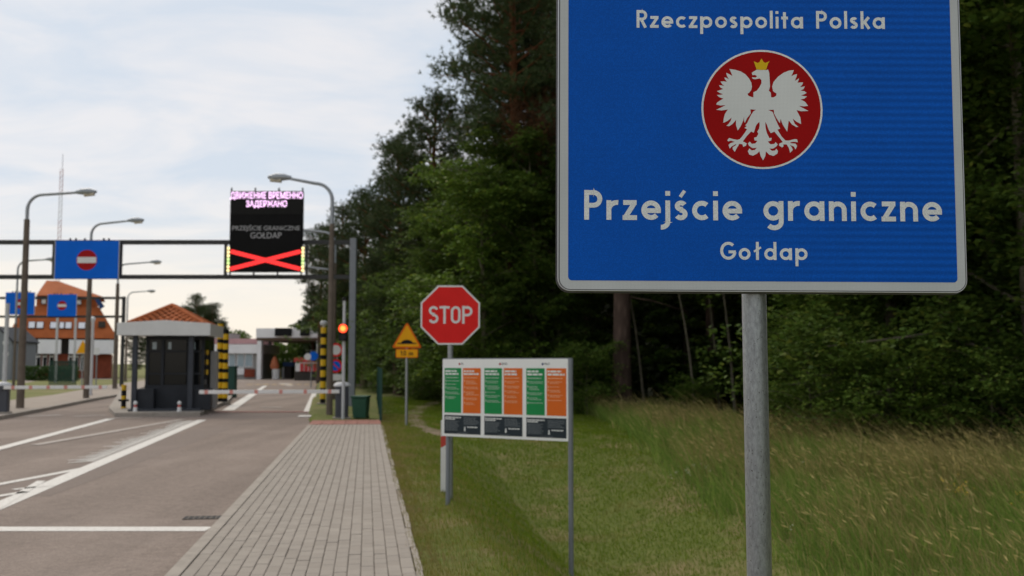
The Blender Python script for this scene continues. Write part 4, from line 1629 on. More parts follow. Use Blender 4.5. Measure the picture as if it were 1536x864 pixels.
# ------------------------------------------------------------------ guard booth on its island
bc = gp(242, 617, 0.12)
BRZ = rad(9)
isl = MB()
ip = [gp(px, py, 0.0) for px, py in ((163, 616), (172, 625.5), (300, 624.5), (345, 603), (352, 590), (318, 584), (180, 590))]
isl.slab([(p.x, p.y) for p in ip], -0.03, 0.13)
kind(isl.build('traffic_island', M['kerb']), 'structure')
bo = thing('guard_booth', 'dark grey glazed guard booth with white fascia and orange tiled hip roof', 'booth', (bc.x, bc.y + 0.05, 0.13), BRZ)
FW, FD = 2.98, 3.3
zf0, zf1 = at(242, 503, bc.y).z - 0.13, at(242, 484.5, bc.y).z - 0.13
pk = zf1 + 0.10
MB().prism([(-FW / 2, zf0), (FW / 2, zf0), (FW / 2, zf1), (0, pk), (-FW / 2, zf1)], -0.02, 0.06).build('front_fascia', M['fascia'], bo, bev=0.004)
for sx_ in (-1, 1):
    MB().box((sx_ * (FW / 2 - 0.03), FD / 2 + 0.06, (zf0 + zf1) / 2), (0.06, FD - 0.01, zf1 - zf0)).build('side_fascia', M['fascia'], bo)
MB().box((0, FD / 2 + 0.06, zf0 + 0.06), (FW - 0.13, FD - 0.02, 0.05)).build('soffit', M['fascia'], bo)
# hip roof in stepped tile courses
ap = at(266, 459, bc.y + 1.4).z - 0.13
rf = MB()
NC, x0r = 9, FW / 2 - 0.26
ridge0, ridge1 = 1.35, FD - 1.3
zr0 = zf1 - 0.02


def ring(f):
    """outline of the roof at height fraction f"""
    return ((-x0r * (1 - f), 0.36 + (ridge0 - 0.36) * f), (x0r * (1 - f), 0.36 + (ridge0 - 0.36) * f), (x0r * (1 - f), FD - (FD - ridge1) * f), (-x0r * (1 - f), FD - (FD - ridge1) * f))


tiles = MB()
for r_ in range(NC):
    f0, f1 = r_ / NC, (r_ + 1) / NC
    lo, hi = ring(f0), ring(f1)
    for side in range(4):
        A, B = Vector((*lo[side], zr0 + (ap - zr0) * f0)), Vector((*lo[(side + 1) % 4], zr0 + (ap - zr0) * f0))
        C_, D_ = Vector((*hi[(side + 1) % 4], zr0 + (ap - zr0) * f1)), Vector((*hi[side], zr0 + (ap - zr0) * f1))
        nt_ = max(1, int((B - A).length / 0.24))
        nrm = (B - A).cross(D_ - A)
        if nrm.length < 1e-9:
            continue
        nrm.normalize()
        for k in range(nt_):
            u0, u1, um = k / nt_, (k + 1) / nt_, (k + .5) / nt_
            p0, p1, pm = A.lerp(B, u0), A.lerp(B, u1), A.lerp(B, um)
            q0, q1, qm = D_.lerp(C_, u0), D_.lerp(C_, u1), D_.lerp(C_, um)
            lift = nrm * 0.05
            tiles.quad(p0 + nrm * 0.02, pm + lift + nrm * 0.025, qm + lift, q0)
            tiles.quad(pm + lift + nrm * 0.025, p1 + nrm * 0.02, q1, qm + lift)
            tiles.quad(p0 - nrm * 0.02, p1 - nrm * 0.02, p1 + nrm * 0.02, p0 + nrm * 0.02)
kind(tiles.build('roof_tiles', M['tile'], bo), 'stuff')
core = MB()
lo, hi = ring(0), ring(0.98)
base = len(core.v)
core.v += [(x, y, zr0 - 0.03) for x, y in lo] + [(x, y, ap - 0.06) for x, y in hi]
core.f += [(0, 1, 5, 4), (1, 2, 6, 5), (2, 3, 7, 6), (3, 0, 4, 7), (4, 5, 6, 7), (3, 2, 1, 0)]
core.build('roof', M['tile'], bo)
for A, B in (((-x0r, .36), (0, ridge0)), ((x0r, .36), (0, ridge0)), ((-x0r, FD), (0, ridge1)), ((x0r, FD), (0, ridge1))):
    MB().tube([(A[0], A[1], zr0 + 0.03), (B[0], B[1], ap + 0.03)], 0.07, 8).build('hip_ridge', M['tile'], bo)
MB().tube([(0, ridge0, ap + 0.03), (0, ridge1, ap + 0.03)], 0.07, 8).build('ridge', M['tile'], bo)
# columns, body, glazing
for x in (-0.94, 0.86):
    MB().box((x, 0.22, zf0 / 2), (0.16, 0.16, zf0 - 0.002)).build('column', M['anthracite_post'], bo, bev=0.01)
bx0, bx1, by0, by1 = -0.72, 1.22, 0.75, 3.1
MB().box(((bx0 + bx1) / 2, (by0 + by1) / 2, 0.42), (bx1 - bx0, by1 - by0, 0.84)).build('lower_wall', M['anthracite'], bo)
MB().box(((bx0 + bx1) / 2, (by0 + by1) / 2, zf0 - 0.06), (bx1 - bx0 - 0.004, by1 - by0 - 0.004, 0.12)).build('head_rail', M['anthracite'], bo)
MB().box(((bx0 + bx1) / 2, by1 - 0.04, (0.84 + zf0 - 0.12) / 2), (bx1 - bx0, 0.08, zf0 - 0.96 - 0.004)).build('back_wall', M['anthracite'], bo)
for (x, y) in ((bx0 + 0.06, by0 + 0.06), (bx1 - 0.06, by0 + 0.06), (bx0 + 0.56, by0 + 0.05), (bx1 - 0.52, by0 + 0.05), (bx0 + 0.06, 1.95), (bx1 - 0.06, 1.95)):
    MB().box((x, y, (0.84 + zf0 - 0.12) / 2), (0.10, 0.10, zf0 - 0.96 - 0.004)).build('mullion', M['anthracite'], bo)
for z in (1.22, 1.98):
    MB().box(((bx0 + bx1) / 2, by0 + 0.035, z), (bx1 - bx0 - 0.24, 0.05, 0.05)).build('transom', M['anthracite'], bo)
gls = [((bx0 + 0.31), 0.40), ((bx0 + bx1) / 2 + 0.01, 0.70), (bx1 - 0.29, 0.36)]
for xg, wg in gls:
    for (z0g, z1g) in ((0.85, 1.19), (1.25, 1.95), (2.01, zf0 - 0.125)):
        MB().box((xg, by0 + 0.075, (z0g + z1g) / 2), (wg, 0.02, z1g - z0g)).build('pane', M['glass_dark'], bo)
for sx_, xx in ((-1, bx0 + 0.02), (1, bx1 - 0.02)):
    for (y0g, y1g) in ((by0 + 0.12, 1.89), (2.01, by1 - 0.09)):
        MB().box((xx, (y0g + y1g) / 2, (0.85 + zf0 - .125) / 2), (0.02, y1g - y0g, zf0 - 0.98)).build('pane', M['glass_dark'], bo)
# light signal boxes and bright window reflections are painted as pale sheets on the top panes
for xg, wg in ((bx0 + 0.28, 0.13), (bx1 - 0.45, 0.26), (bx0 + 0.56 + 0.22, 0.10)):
    MB().box((xg, by0 + 0.055, 2.17), (wg, 0.006, 0.24)).build('pane_reflection', M['glass_blue'], bo)
MB().box((-0.64, 0.5, 0.36), (0.62, 0.42, 0.72)).build('cabinet', M['anthracite'], bo, bev=0.01)
MB().box((1.16, 0.52, 0.36), (0.70, 0.40, 0.72)).build('cabinet', M['anthracite'], bo, bev=0.01)
MB().box((0.1, 0.55, 0.02), (2.3, 1.4, 0.10)).build('plinth', M['anthracite_post'], bo)
MB().box((1.36, 2.2, 1.0), (0.20, 0.6, 2.0)).build('service_column', M['wall_grey'], bo)
MB().box((1.38, 2.05, 1.75), (0.10, 0.2, 0.28)).build('card_reader', M['housing_grey'], bo)
for k in range(6):
    MB().box((1.255, 1.2, 1.1 + k * 0.17), (0.055, 0.18, 0.17)).build('warning_band', M['yellow' if k % 2 else 'black'], bo)
for px, lab in ((203, 'left'), (269, 'right')):
    p = at(px, 612, bc.y - 0.25)
    t = thing('marker_stub', 'small white and red stub post in front of the booth, %s one' % lab, 'bollard', (p.x, p.y, 0.13), 0, 'stub posts before the booth')
    t.scale = (0.8, 0.8, 0.85)
    MB().tube([(0, 0, 0), (0, 0, 0.17)], [0.09, 0.08], 14).build('base', M['sign_white'], t, smooth=True)
    MB().tube([(0, 0, 0.171), (0, 0, 0.25)], 0.06, 14).build('red_band', M['barrier_red'], t, smooth=True)
    MB().lathe((0, 0, 0.25), [(0.05, 0), (0.085, 0.05), (0.085, 0.09), (0.04, 0.15)], 14).build('cap', M['sign_white'], t, smooth=True)

# ------------------------------------------------------------------ traffic light, bin, fence, small signs on the right
p = gp(517, 627.5, 0.09)
tl = thing('traffic_light', 'slim pale pole with a traffic light showing red beside the barrier', 'traffic light', (p.x, p.y - 0.3, 0.06))
qq = p.y / F
zt_ = at(517, 452, p.y).z - 0.06
MB().tube([(0, 0, 0), (0, 0, 1.9), (0.0, 0, zt_)], [0.05, 0.048, 0.04], 14).build('pole', M['light_grey'], tl, smooth=True)
zl = at(517, 493.5, p.y).z - 0.06
MB().box((0, -0.10, zl - 0.11), (0.24, 0.16, 0.50)).build('signal_head', M['black'], tl, bev=0.02)
MB().tube([(0, -0.18, zl), (0, -0.205, zl)], 0.125, 22).build('red_lens', M['lamp_red'], tl)
MB().tube([(0, -0.205, zl), (0, -0.212, zl)], 0.075, 20).build('lens_core', M['lamp_core'], tl)
MB().tube([(0, -0.18, zl - 0.25), (0, -0.20, zl - 0.25)], 0.09, 18).build('dark_lens', M['rubber'], tl)
MB().lathe((0, 0, zt_), [(0.05, 0), (0.06, 0.05), (0.03, 0.1)], 12).build('finial', M['black'], tl)

p = gp(540, 628, 0.09)
bn = thing('wheelie_bin', 'dark green wheeled rubbish bin at the end of the footway', 'bin', (p.x, p.y + 0.15, 0.07), rad(-4))
bm_ = MB()
bm_.v = [(-0.19, -0.22, 0.04), (0.19, -0.22, 0.04), (0.19, 0.20, 0.04), (-0.19, 0.20, 0.04), (-0.225, -0.28, 0.62), (0.225, -0.28, 0.62), (0.225, 0.26, 0.62), (-0.225, 0.26, 0.62)]
bm_.f = [(0, 3, 2, 1), (4, 5, 6, 7), (0, 1, 5, 4), (1, 2, 6, 5), (2, 3, 7, 6), (3, 0, 4, 7)]
bm_.build('body', M['bin_green'], bn, bev=0.02)
MB().box((0, -0.01, 0.655), (0.49, 0.60, 0.065)).build('lid', M['bin_green'], bn, bev=0.02)
MB().tube([(-0.2, 0.3, 0.60), (0.2, 0.3, 0.60)], 0.018, 8).build('handle', M['bin_green'], bn)
for sx_ in (-0.16, 0.16):
    MB().tube([(sx_ - 0.03, 0.2, 0.07), (sx_ + 0.03, 0.2, 0.07)], 0.08, 14).build('wheel', M['rubber'], bn)
p = gp(571, 633, 0.07)
fe = thing('mesh_fence', 'dark green wire fence seen end on beside the bin', 'fence', (p.x, p.y, 0.0))
fdir = Vector((-0.135, 0.991, 0))
p2 = gp(566, 600, 0.05)
fdir = (p2 - p)
fdir.z = 0
flen = min(fdir.length, 16)
fdir.normalize()
fh = at(568, 553, p.y).z
for k in range(5):
    e = fdir * (flen * k / 4)
    MB().box((e.x, e.y, fh / 2), (0.07, 0.07, fh)).build('post', M['fence_green'], fe)
wm = MB()
for k in range(9):
    z = 0.12 + (fh - 0.2) * k / 8
    wm.tube([(0, 0, z), tuple(fdir * flen + Vector((0, 0, z)))], 0.010, 5)
for k in range(130):
    e = fdir * (flen * (k + .5) / 130)
    wm.tube([(e.x, e.y, 0.1), (e.x, e.y, fh - 0.06)], 0.006, 4)
kind(wm.build('wire_mesh', M['fence_green'], fe), 'stuff')
p = gp(505, 603, 0.09)
ts = thing('round_signs', 'red rimmed round signs on a pole behind the brown lamp post', 'road sign', (p.x, p.y, 0.08))
qq = p.y / F
zz = [at(501, y, p.y).z - 0.08 for y in (525, 549, 566)]
MB().tube([(0, 0.04, 0), (0, 0.04, zz[0] + 0.3)], 0.035, 12).build('pole', M['galv'], ts, smooth=True)
r = 10.3 * qq
d1 = MB().prism(disc(-0.06, zz[0], r, 28), -0.012, 0).build('round_plate', M['stop_red'], ts)
flat(disc(-0.06, zz[0], r * 0.72, 28), -0.015).build('white_face', M['sign_white'], d1)
d2 = MB().prism(disc(-0.06, zz[1], r, 28), -0.012, 0).build('round_plate', M['stop_red'], ts)
flat(disc(-0.06, zz[1], r * 0.70, 28), -0.015).build('blue_face', M['gantry_blue'], d2)
flat([(-0.06 - r * .62, zz[1] + r * .5), (-0.06 - r * .5, zz[1] + r * .62), (-0.06 + r * .62, zz[1] - r * .5), (-0.06 + r * .5, zz[1] - r * .62)][::-1], -0.018).build('red_slash', M['stop_red'], d2)
MB().box((-0.06, -0.006, zz[2]), (r * 1.7, 0.012, r * 0.9)).build('white_plate', M['sign_white'], ts)

# ------------------------------------------------------------------ far customs buildings
YC = 108.0


def bxpx(mb, px0, px1, py0, py1, Y, depth, lim=0.0):
    a, b = at(px0, py1, Y), at(px1, py0, Y)
    mb.box(((a.x + b.x) / 2, Y + depth / 2, (max(lim, a.z) + b.z) / 2), (b.x - a.x, depth, b.z - max(lim, a.z)))
    return mb


cb = thing('customs_building', 'low white customs building left of the canopy', 'building')
bxpx(MB(), 322, 386, 530.5, 575, YC, 9).build('wall', M['wall_grey'], cb)
bxpx(MB(), 318, 387, 516.5, 530, YC - 0.6, 10).build('fascia', M['wall_white'], cb)
bxpx(MB(), 318, 387, 508, 516, YC + 1.2, 7).build('roof', M['mast_red'], cb)
bxpx(MB(), 322, 345, 500, 508, YC + 2.5, 4).build('roof_unit', M['wall_grey'], cb)
for a, b in ((343, 353), (355.5, 366), (367.5, 379)):
    f = bxpx(MB(), a - 0.6, b + 0.6, 529.5, 551, YC - 0.12, 0.1).build('window_frame', M['wall_white'], cb)
    bxpx(MB(), a + 0.5, b - 0.5, 531, 549.5, YC - 0.17, 0.04).build('pane', M['glass_blue'], f)
bxpx(MB(), 366, 382, 553.5, 565.5, YC - 0.25, 0.2).build('brick_plinth', M['brick'], cb)
bxpx(MB(), 353, 366, 552, 562, YC - 0.25, 0.2).build('white_plinth', M['wall_white'], cb)
cn = thing('customs_canopy', 'flat white canopy over the lanes on white columns with dark displays', 'canopy')
bxpx(MB(), 384, 482, 492.5, 506.5, YC - 2, 0.4).build('fascia', M['wall_white'], cn)
bxpx(MB(), 384.5, 481.5, 505.5, 511, YC - 1.6, 14).build('ceiling', M['canopy_under'], cn)
for a, b, Yc in ((384.5, 392, YC - 1.9), (398.5, 405, YC + 6), (474, 481, YC - 1.9)):
    bxpx(MB(), a, b, 511.3, 580, Yc, 0.8).build('column', M['wall_white'] if Yc < YC else M['dark_metal'], cn)
for a, b in ((412, 437), (450, 464)):
    bxpx(MB(), a, b, 492, 504, YC - 2.4, 0.3).build('display', M['black'], cn)
rd = thing('red_container', 'red and white container standing before the right side of the canopy', 'container')
bxpx(MB(), 441, 483, 536.5, 543, 99, 2.4).build('roof_band', M['red_plastic'], rd)
bxpx(MB(), 443, 482, 543.2, 557, 99.1, 2.2).build('wall', M['barrier_white'], rd)
for k in range(5):
    bxpx(MB(), 450 + k * 6.5, 455 + k * 6.5, 545, 557, 99.0, 0.08).build('red_panel', M['red_plastic'], rd)
bxpx(MB(), 441, 483, 557.3, 585, 99.2, 2.0).build('base', M['dark_metal'], rd)
kb = thing('kiosk', 'small dark kiosk with a blue roof under the canopy', 'kiosk')
bxpx(MB(), 424, 440, 543.5, 549.5, 112, 2.0).build('roof', M['blue_dark'], kb)
bxpx(MB(), 426, 437, 549.7, 580, 112.2, 1.6).build('body', M['dark_metal'], kb)
bxpx(MB(), 422.5, 426, 551, 580, 112.2, 1.0).build('side_panel', M['light_grey'], kb)
oc = thing('crash_cushion', 'orange and white impact cushion at the start of the canopy lane', 'crash barrier')
a = at(412, 552, YC)
MB().lathe((a.x, YC, 1.1), [(0.42, 0), (0.5, 0.3), (0.34, 0.9), (0.12, 1.35)], 14).build('orange_top', M['orange_plastic'], oc, smooth=True)
MB().lathe((a.x + 0.15, YC, 0), [(0.42, 0), (0.42, 1.08)], 14).build('white_base', M['barrier_white'], oc, smooth=True)
for px in (440.0, 419.0, 391.0):
    p = gp(px, 567.5, 0)
    tag(MB().tube([(p.x, p.y, 0), (p.x, p.y, 1.15)], 0.15, 10).build('lane_bollard', M['yellow']), 'yellow bollard under the far canopy, %s' % {440.0: 'the one right of the kiosk', 419.0: 'the one left of the kiosk', 391.0: 'the one at the white column'}[px], 'bollard', 'yellow bollards under the canopy')
p = at(467, 534, 70)
sg = thing('far_sign', 'small blue and white round sign before the red container', 'road sign', (p.x, 70, 0))
MB().tube([(0, 0.03, 0), (0, 0.03, p.z + 0.4)], 0.04, 8).build('pole', M['galv'], sg)
MB().prism(disc(0.15, p.z, 0.32, 20), -0.012, 0).build('blue_disc', M['gantry_blue'], sg)
MB().prism(disc(-0.25, p.z - 0.05, 0.24, 20), -0.013, 0).build('white_disc', M['sign_white'], sg)
p = gp(347, 600, 0.0)
gb = thing('green_cabinet', 'dark green metal cabinet behind the striped pillar pair', 'cabinet', (at(347, 590, 50).x, 50, 0))
hgt = at(347, 551, 50).z
MB().box((0, 0, hgt / 2), (0.42, 0.5, hgt)).build('body', M['fence_green'], gb, bev=0.01)
MB().box((0, 0, hgt + 0.03), (0.50, 0.56, 0.06)).build('top', M['fence_green'], gb)

# ------------------------------------------------------------------ far brick house with tall tiled roof
YF = 114.0
fh_ = thing('brick_house', 'brick house with tall orange tiled mansard roof and skylights', 'building')


def P(px, py, Y):
    return at(px, py, Y)


bxpx(MB(), 14, 166, 531, 575, YF, 13).build('wall', M['brick'], fh_)
for a, b in ((14, 24), (52, 86), (97, 124), (134, 167)):
    bxpx(MB(), a, b, 509.5, 530.5, YF - 1.1, 2.0).build('white_balcony', M['wall_white'], fh_)
bxpx(MB(), 15, 165, 507, 531, YF + 0.5, 11).build('upper_wall', M['dark_metal'], fh_)
for a, b in ((54, 62), (63.5, 71), (73, 81), (101, 108), (110, 117), (118.5, 125)):
    f = bxpx(MB(), a, b, 530, 556, YF - 0.12, 0.1).build('window', M['wall_white'], fh_)
    bxpx(MB(), a + 1.1, b - 1.1, 536, 555, YF - 0.16, 0.04).build('pane', M['glass_dark'], f)
    bxpx(MB(), a + 1.1, b - 1.1, 531, 533.5, YF - 0.16, 0.04).build('pane', M['glass_dark'], f)


def frustum(px0, px1, y_lo, qx0, qx1, y_hi, Y, d0, inset, m, name, parent):
    a, b = P(px0, y_lo, Y), P(px1, y_lo, Y)
    zt__ = P(qx0, y_hi, Y + inset).z
    c_, d_ = P(qx0, y_hi, Y + inset).x, P(qx1, y_hi, Y + inset).x
    mb = MB()
    mb.v = [(a.x, Y, a.z), (b.x, Y, a.z), (b.x, Y + d0, a.z), (a.x, Y + d0, a.z), (c_, Y + inset, zt__), (d_, Y + inset, zt__), (d_, Y + d0 - inset, zt__), (c_, Y + d0 - inset, zt__)]
    mb.f = [(0, 3, 2, 1), (4, 5, 6, 7), (0, 1, 5, 4), (1, 2, 6, 5), (2, 3, 7, 6), (3, 0, 4, 7)]
    return mb.build(name, m, parent)


lr = frustum(9, 171, 507, 46, 156, 460, YF - 1, 15, 2.6, M['tile_far'], 'lower_roof', fh_)
bxpx(MB(), 66, 154, 443, 461, YF + 2.0, 8).build('attic_wall', M['tile_far'], fh_)
for a, b in ((117, 131), (72, 80)):
    f = bxpx(MB(), a, b, 445, 457, YF + 1.9, 0.12).build('attic_window', M['dark_metal'], fh_)
    bxpx(MB(), a + 1, b - 1, 450, 456, YF + 1.85, 0.05).build('pane', M['skylight'], f)
frustum(60, 158, 444, 97, 113, 422, YF + 0.8, 11, 4.6, M['tile_far'], 'upper_roof', fh_)
# skylights lie in the slope of the lower roof
sl = Vector((0, 2.6, P(46, 460, YF + 1.6).z - P(46, 507, YF - 1).z)).normalized()
for a, b in ((44, 54), (55.5, 66), (75, 87), (88.5, 96), (97, 107), (116, 127)):
    c_ = P((a + b) / 2, 489, YF - 0.1)
    wdt = (b - a) * YF / F
    mb = MB()
    n_ = Vector((0, -sl.z, sl.y))
    ctr = Vector((c_.x, 0, 0))
    z_lo = P(46, 507, YF - 1).z
    fz = (c_.z - z_lo) / (P(46, 460, YF + 1.6).z - z_lo)
    ctr = Vector((c_.x, YF - 1 + 2.6 * fz, c_.z)) + n_ * 0.08
    mm = Matrix((Vector((1, 0, 0)), sl, n_)).transposed()
    mb.box(ctr, (wdt, 0.95, 0.14), M=mm)
    f = mb.build('skylight', M['dark_metal'], fh_)
    mb = MB()
    mb.box(ctr + n_ * 0.075, (wdt - 0.12, 0.83, 0.03), M=mm)
    mb.build('pane', M['skylight'], f)
c_ = P(152, 486, YF)
MB().box((c_.x, YF - 0.1, c_.z), (0.8, 0.5, 0.7)).build('dormer', M['dark_metal'], fh_)
pv = Vector((P(95, 540, YF).x, YF, 0))
ra = rad(21)
fh_.scale = (0.94, 1, 1)
fh_.rotation_euler = (0, 0, ra)
fh_.location = pv - Matrix.Rotation(ra, 3, 'Z') @ Vector((pv.x * 0.94, pv.y, 0))
fl = thing('blue_banner', 'blue banner on the house gable right of the attic window', 'banner', tuple(fh_.location), ra)
fl.scale = fh_.scale
MB().prism([(P(140, 448, YF).x, P(140, 446, YF).z), (P(150, 458, YF).x, P(150, 463, YF).z), (P(156, 458, YF).x, P(156, 458, YF).z), (P(147, 446, YF).x, P(147, 446, YF).z)], YF + 0.6, YF + 0.65).build('cloth', M['blue_dark'], fl)
# grey shed left of the house
gs = thing('grey_shed', 'small grey gabled shed at the left edge before the brick house', 'shed')
a, b = P(-10, 560, 96), P(16, 560, 96)
zr_, ze_ = P(0, 492, 96).z, P(0, 505, 96).z
MB().prism([(a.x, 0), (b.x, 0), (b.x, ze_ - 0.5), ((a.x + b.x) / 2 - .6, zr_), (a.x, ze_)], 96, 101).build('wall', M['steel_grey'], gs)
MB().prism([((a.x + b.x) / 2 - .6, zr_ + 0.02), ((a.x + b.x) / 2 - .6, zr_ + 0.18), (b.x + 0.2, ze_ - 0.42), (b.x + 0.2, ze_ - 0.56)][::-1], 95.9, 101.2).build('roof', M['anthracite'], gs)
for py in (514, 531):
    c_ = P(9, py, 96)
    MB().prism(disc(c_.x, c_.z, 0.28, 16), 95.94, 95.99).build('white_sign', M['sign_white'], gs)
# flagpoles, yellow sign, lamp globe, hedge, green fence on the left lawn
for px, y0, y1, Y, lb in ((83.5, 556, 474, 84, 'left white flagpole in front of the brick house'), (111, 556, 474, 84, 'right white flagpole in front of the brick house'), (136, 594, 478, 50, 'slim white pole right of the second brown lamp post')):
    a = at(px, y0, Y)
    tag(MB().tube([(a.x, Y, 0.0), (a.x, Y, at(px, y1, Y).z)], 0.10 if Y > 60 else 0.07, 10).build('flagpole', M['mast_white'], smooth=True), lb, 'pole')
a = at(124, 522, 62)
ys_ = thing('warning_sign', 'small yellow triangular sign by the second brown lamp post', 'road sign', (a.x, 62, 0))
MB().tube([(0, 0.05, 0), (0, 0.05, a.z + 0.2)], 0.04, 10).build('pole', M['galv'], ys_)
MB().prism(rtri(0.40, a.z - 0.33, a.z + 0.5, 0.05), 0, 0.02).build('plate', M['sign_yellow'], ys_)
a = at(145, 527, 62)
ws = thing('white_sign', 'small square white sign left of the brick gable end', 'road sign', (a.x, 62, 0))
MB().tube([(0, 0.05, 0), (0, 0.05, a.z)], 0.04, 10).build('pole', M['galv'], ws)
MB().box((0, 0, a.z), (0.36, 0.03, 0.42)).build('plate', M['sign_white'], ws)
a = at(139, 479, 52)
lg = thing('globe_lamp', 'white globe lamp on a slim pole beside the second lamp post', 'lamp', (a.x, 52, 0))
MB().tube([(0, 0, 0), (0, 0, a.z - 0.1)], 0.05, 10).build('pole', M['light_grey'], lg)
MB().lathe((0, 0, a.z - 0.14), [(0.06, 0), (0.13, 0.06), (0.145, 0.14), (0.11, 0.24), (0.03, 0.29)], 14).build('globe', M['sign_white'], lg, smooth=True)
gf = thing('metal_fence', 'dark green bar fence standing on the lawn before the brick house', 'fence')
a, b = at(74, 566, 74), at(114, 566, 74)
zt2 = at(74, 541, 74).z
for k in range(21):
    x = a.x + (b.x - a.x) * k / 20
    MB().box((x, 74, (zt2 + 0.1) / 2), (0.05, 0.04, zt2 - 0.1)).build('bar', M['fence_green'], gf)
for z in (0.4, zt2 - 0.1):
    MB().box(((a.x + b.x) / 2, 74.05, z), (b.x - a.x, 0.03, 0.05)).build('rail', M['fence_green'], gf)
# red and white radio mast
a0, a1 = at(83.5, 545, 190), at(83.0, 254, 190)
ms = thing('radio_mast', 'thin red and white radio mast rising far behind the blue panel', 'mast', (a0.x, 190, 0))
seg = 8
for k in range(seg):
    z0m, z1m = a1.z * k / seg, a1.z * (k + 1) / seg
    mb = MB()
    for sx_, sy_ in ((-.28, -.28), (.28, -.28), (0, .3)):
        mb.tube([(sx_, sy_, z0m), (sx_, sy_, z1m)], 0.06, 6)
    nb_ = 5
    for j in range(nb_):
        za_, zb2 = z0m + (z1m - z0m) * j / nb_, z0m + (z1m - z0m) * (j + 1) / nb_
        mb.tube([(-.28, -.28, za_), (.28, -.28, zb2)], 0.04, 5)
        mb.tube([(.28, -.28, za_), (0, .3, zb2)], 0.04, 5)
    mb.build('lattice_section', M['mast_red' if k % 2 else 'mast_white'], ms)
MB().tube([(0, 0, a1.z), (0, 0, a1.z + 3)], 0.05, 6).build('antenna', M['steel_grey'], ms)


# ------------------------------------------------------------------ trees
def tubes_np(mb, pts, radii, n=6):
    mb.tube(pts, radii, n, cap=False)


def needles(cent, dirs, n, ln, wd, g):
    """bunches of thin blades round each centre"""
    K = len(cent)
    c = np.repeat(cent, n, 0)
    d = np.repeat(dirs, n, 0) * 0.55 + g.normal(size=(K * n, 3)) * 0.62
    d /= np.linalg.norm(d, axis=1, keepdims=True)
    l_ = ln * g.uniform(0.6, 1.15, (K * n, 1))
    p = g.normal(size=(K * n, 3))
    s = np.cross(d, p)
    s /= np.linalg.norm(s, axis=1, keepdims=True) + 1e-9
    v = np.stack([c - s * wd / 2, c + s * wd / 2, c + d * l_], 1)
    return v.reshape(-1, 3)


def leaves(cent, size, g, flatness=0.75):
    """folded four-point leaves lying more or less level"""
    K = len(cent)
    nrm = np.stack([g.normal(size=K) * (1 - flatness), g.normal(size=K) * (1 - flatness), np.ones(K) * flatness], 1)
    nrm /= np.linalg.norm(nrm, axis=1, keepdims=True)
    az = g.uniform(0, 2 * np.pi, K)
    d = np.stack([np.cos(az), np.sin(az), -g.uniform(0, 0.7, K)], 1)
    d -= nrm * np.sum(d * nrm, 1, keepdims=True)
    d /= np.linalg.norm(d, axis=1, keepdims=True)
    s = np.cross(nrm, d)
    L_ = (size * g.uniform(0.6, 1.25, K))[:, None]
    a = cent - d * L_ * 0.5
    t_ = cent + d * L_ * 0.5 - nrm * L_ * 0.12
    m1 = cent + s * L_ * 0.36 + nrm * L_ * 0.06 - d * L_ * 0.05
    m2 = cent - s * L_ * 0.36 + nrm * L_ * 0.06 - d * L_ * 0.05
    return np.stack([a, m2, t_, m1], 1).reshape(-1, 3)


def link_tree(name, trunk_mesh, crown_mesh, smooth=True):
    r = bpy.data.objects.new(name, None)
    tr = bpy.data.objects.new('trunk', trunk_mesh)
    cr_ = bpy.data.objects.new('crown', crown_mesh)
    tr.parent = r
    cr_.parent = r
    return (r, tr, cr_)


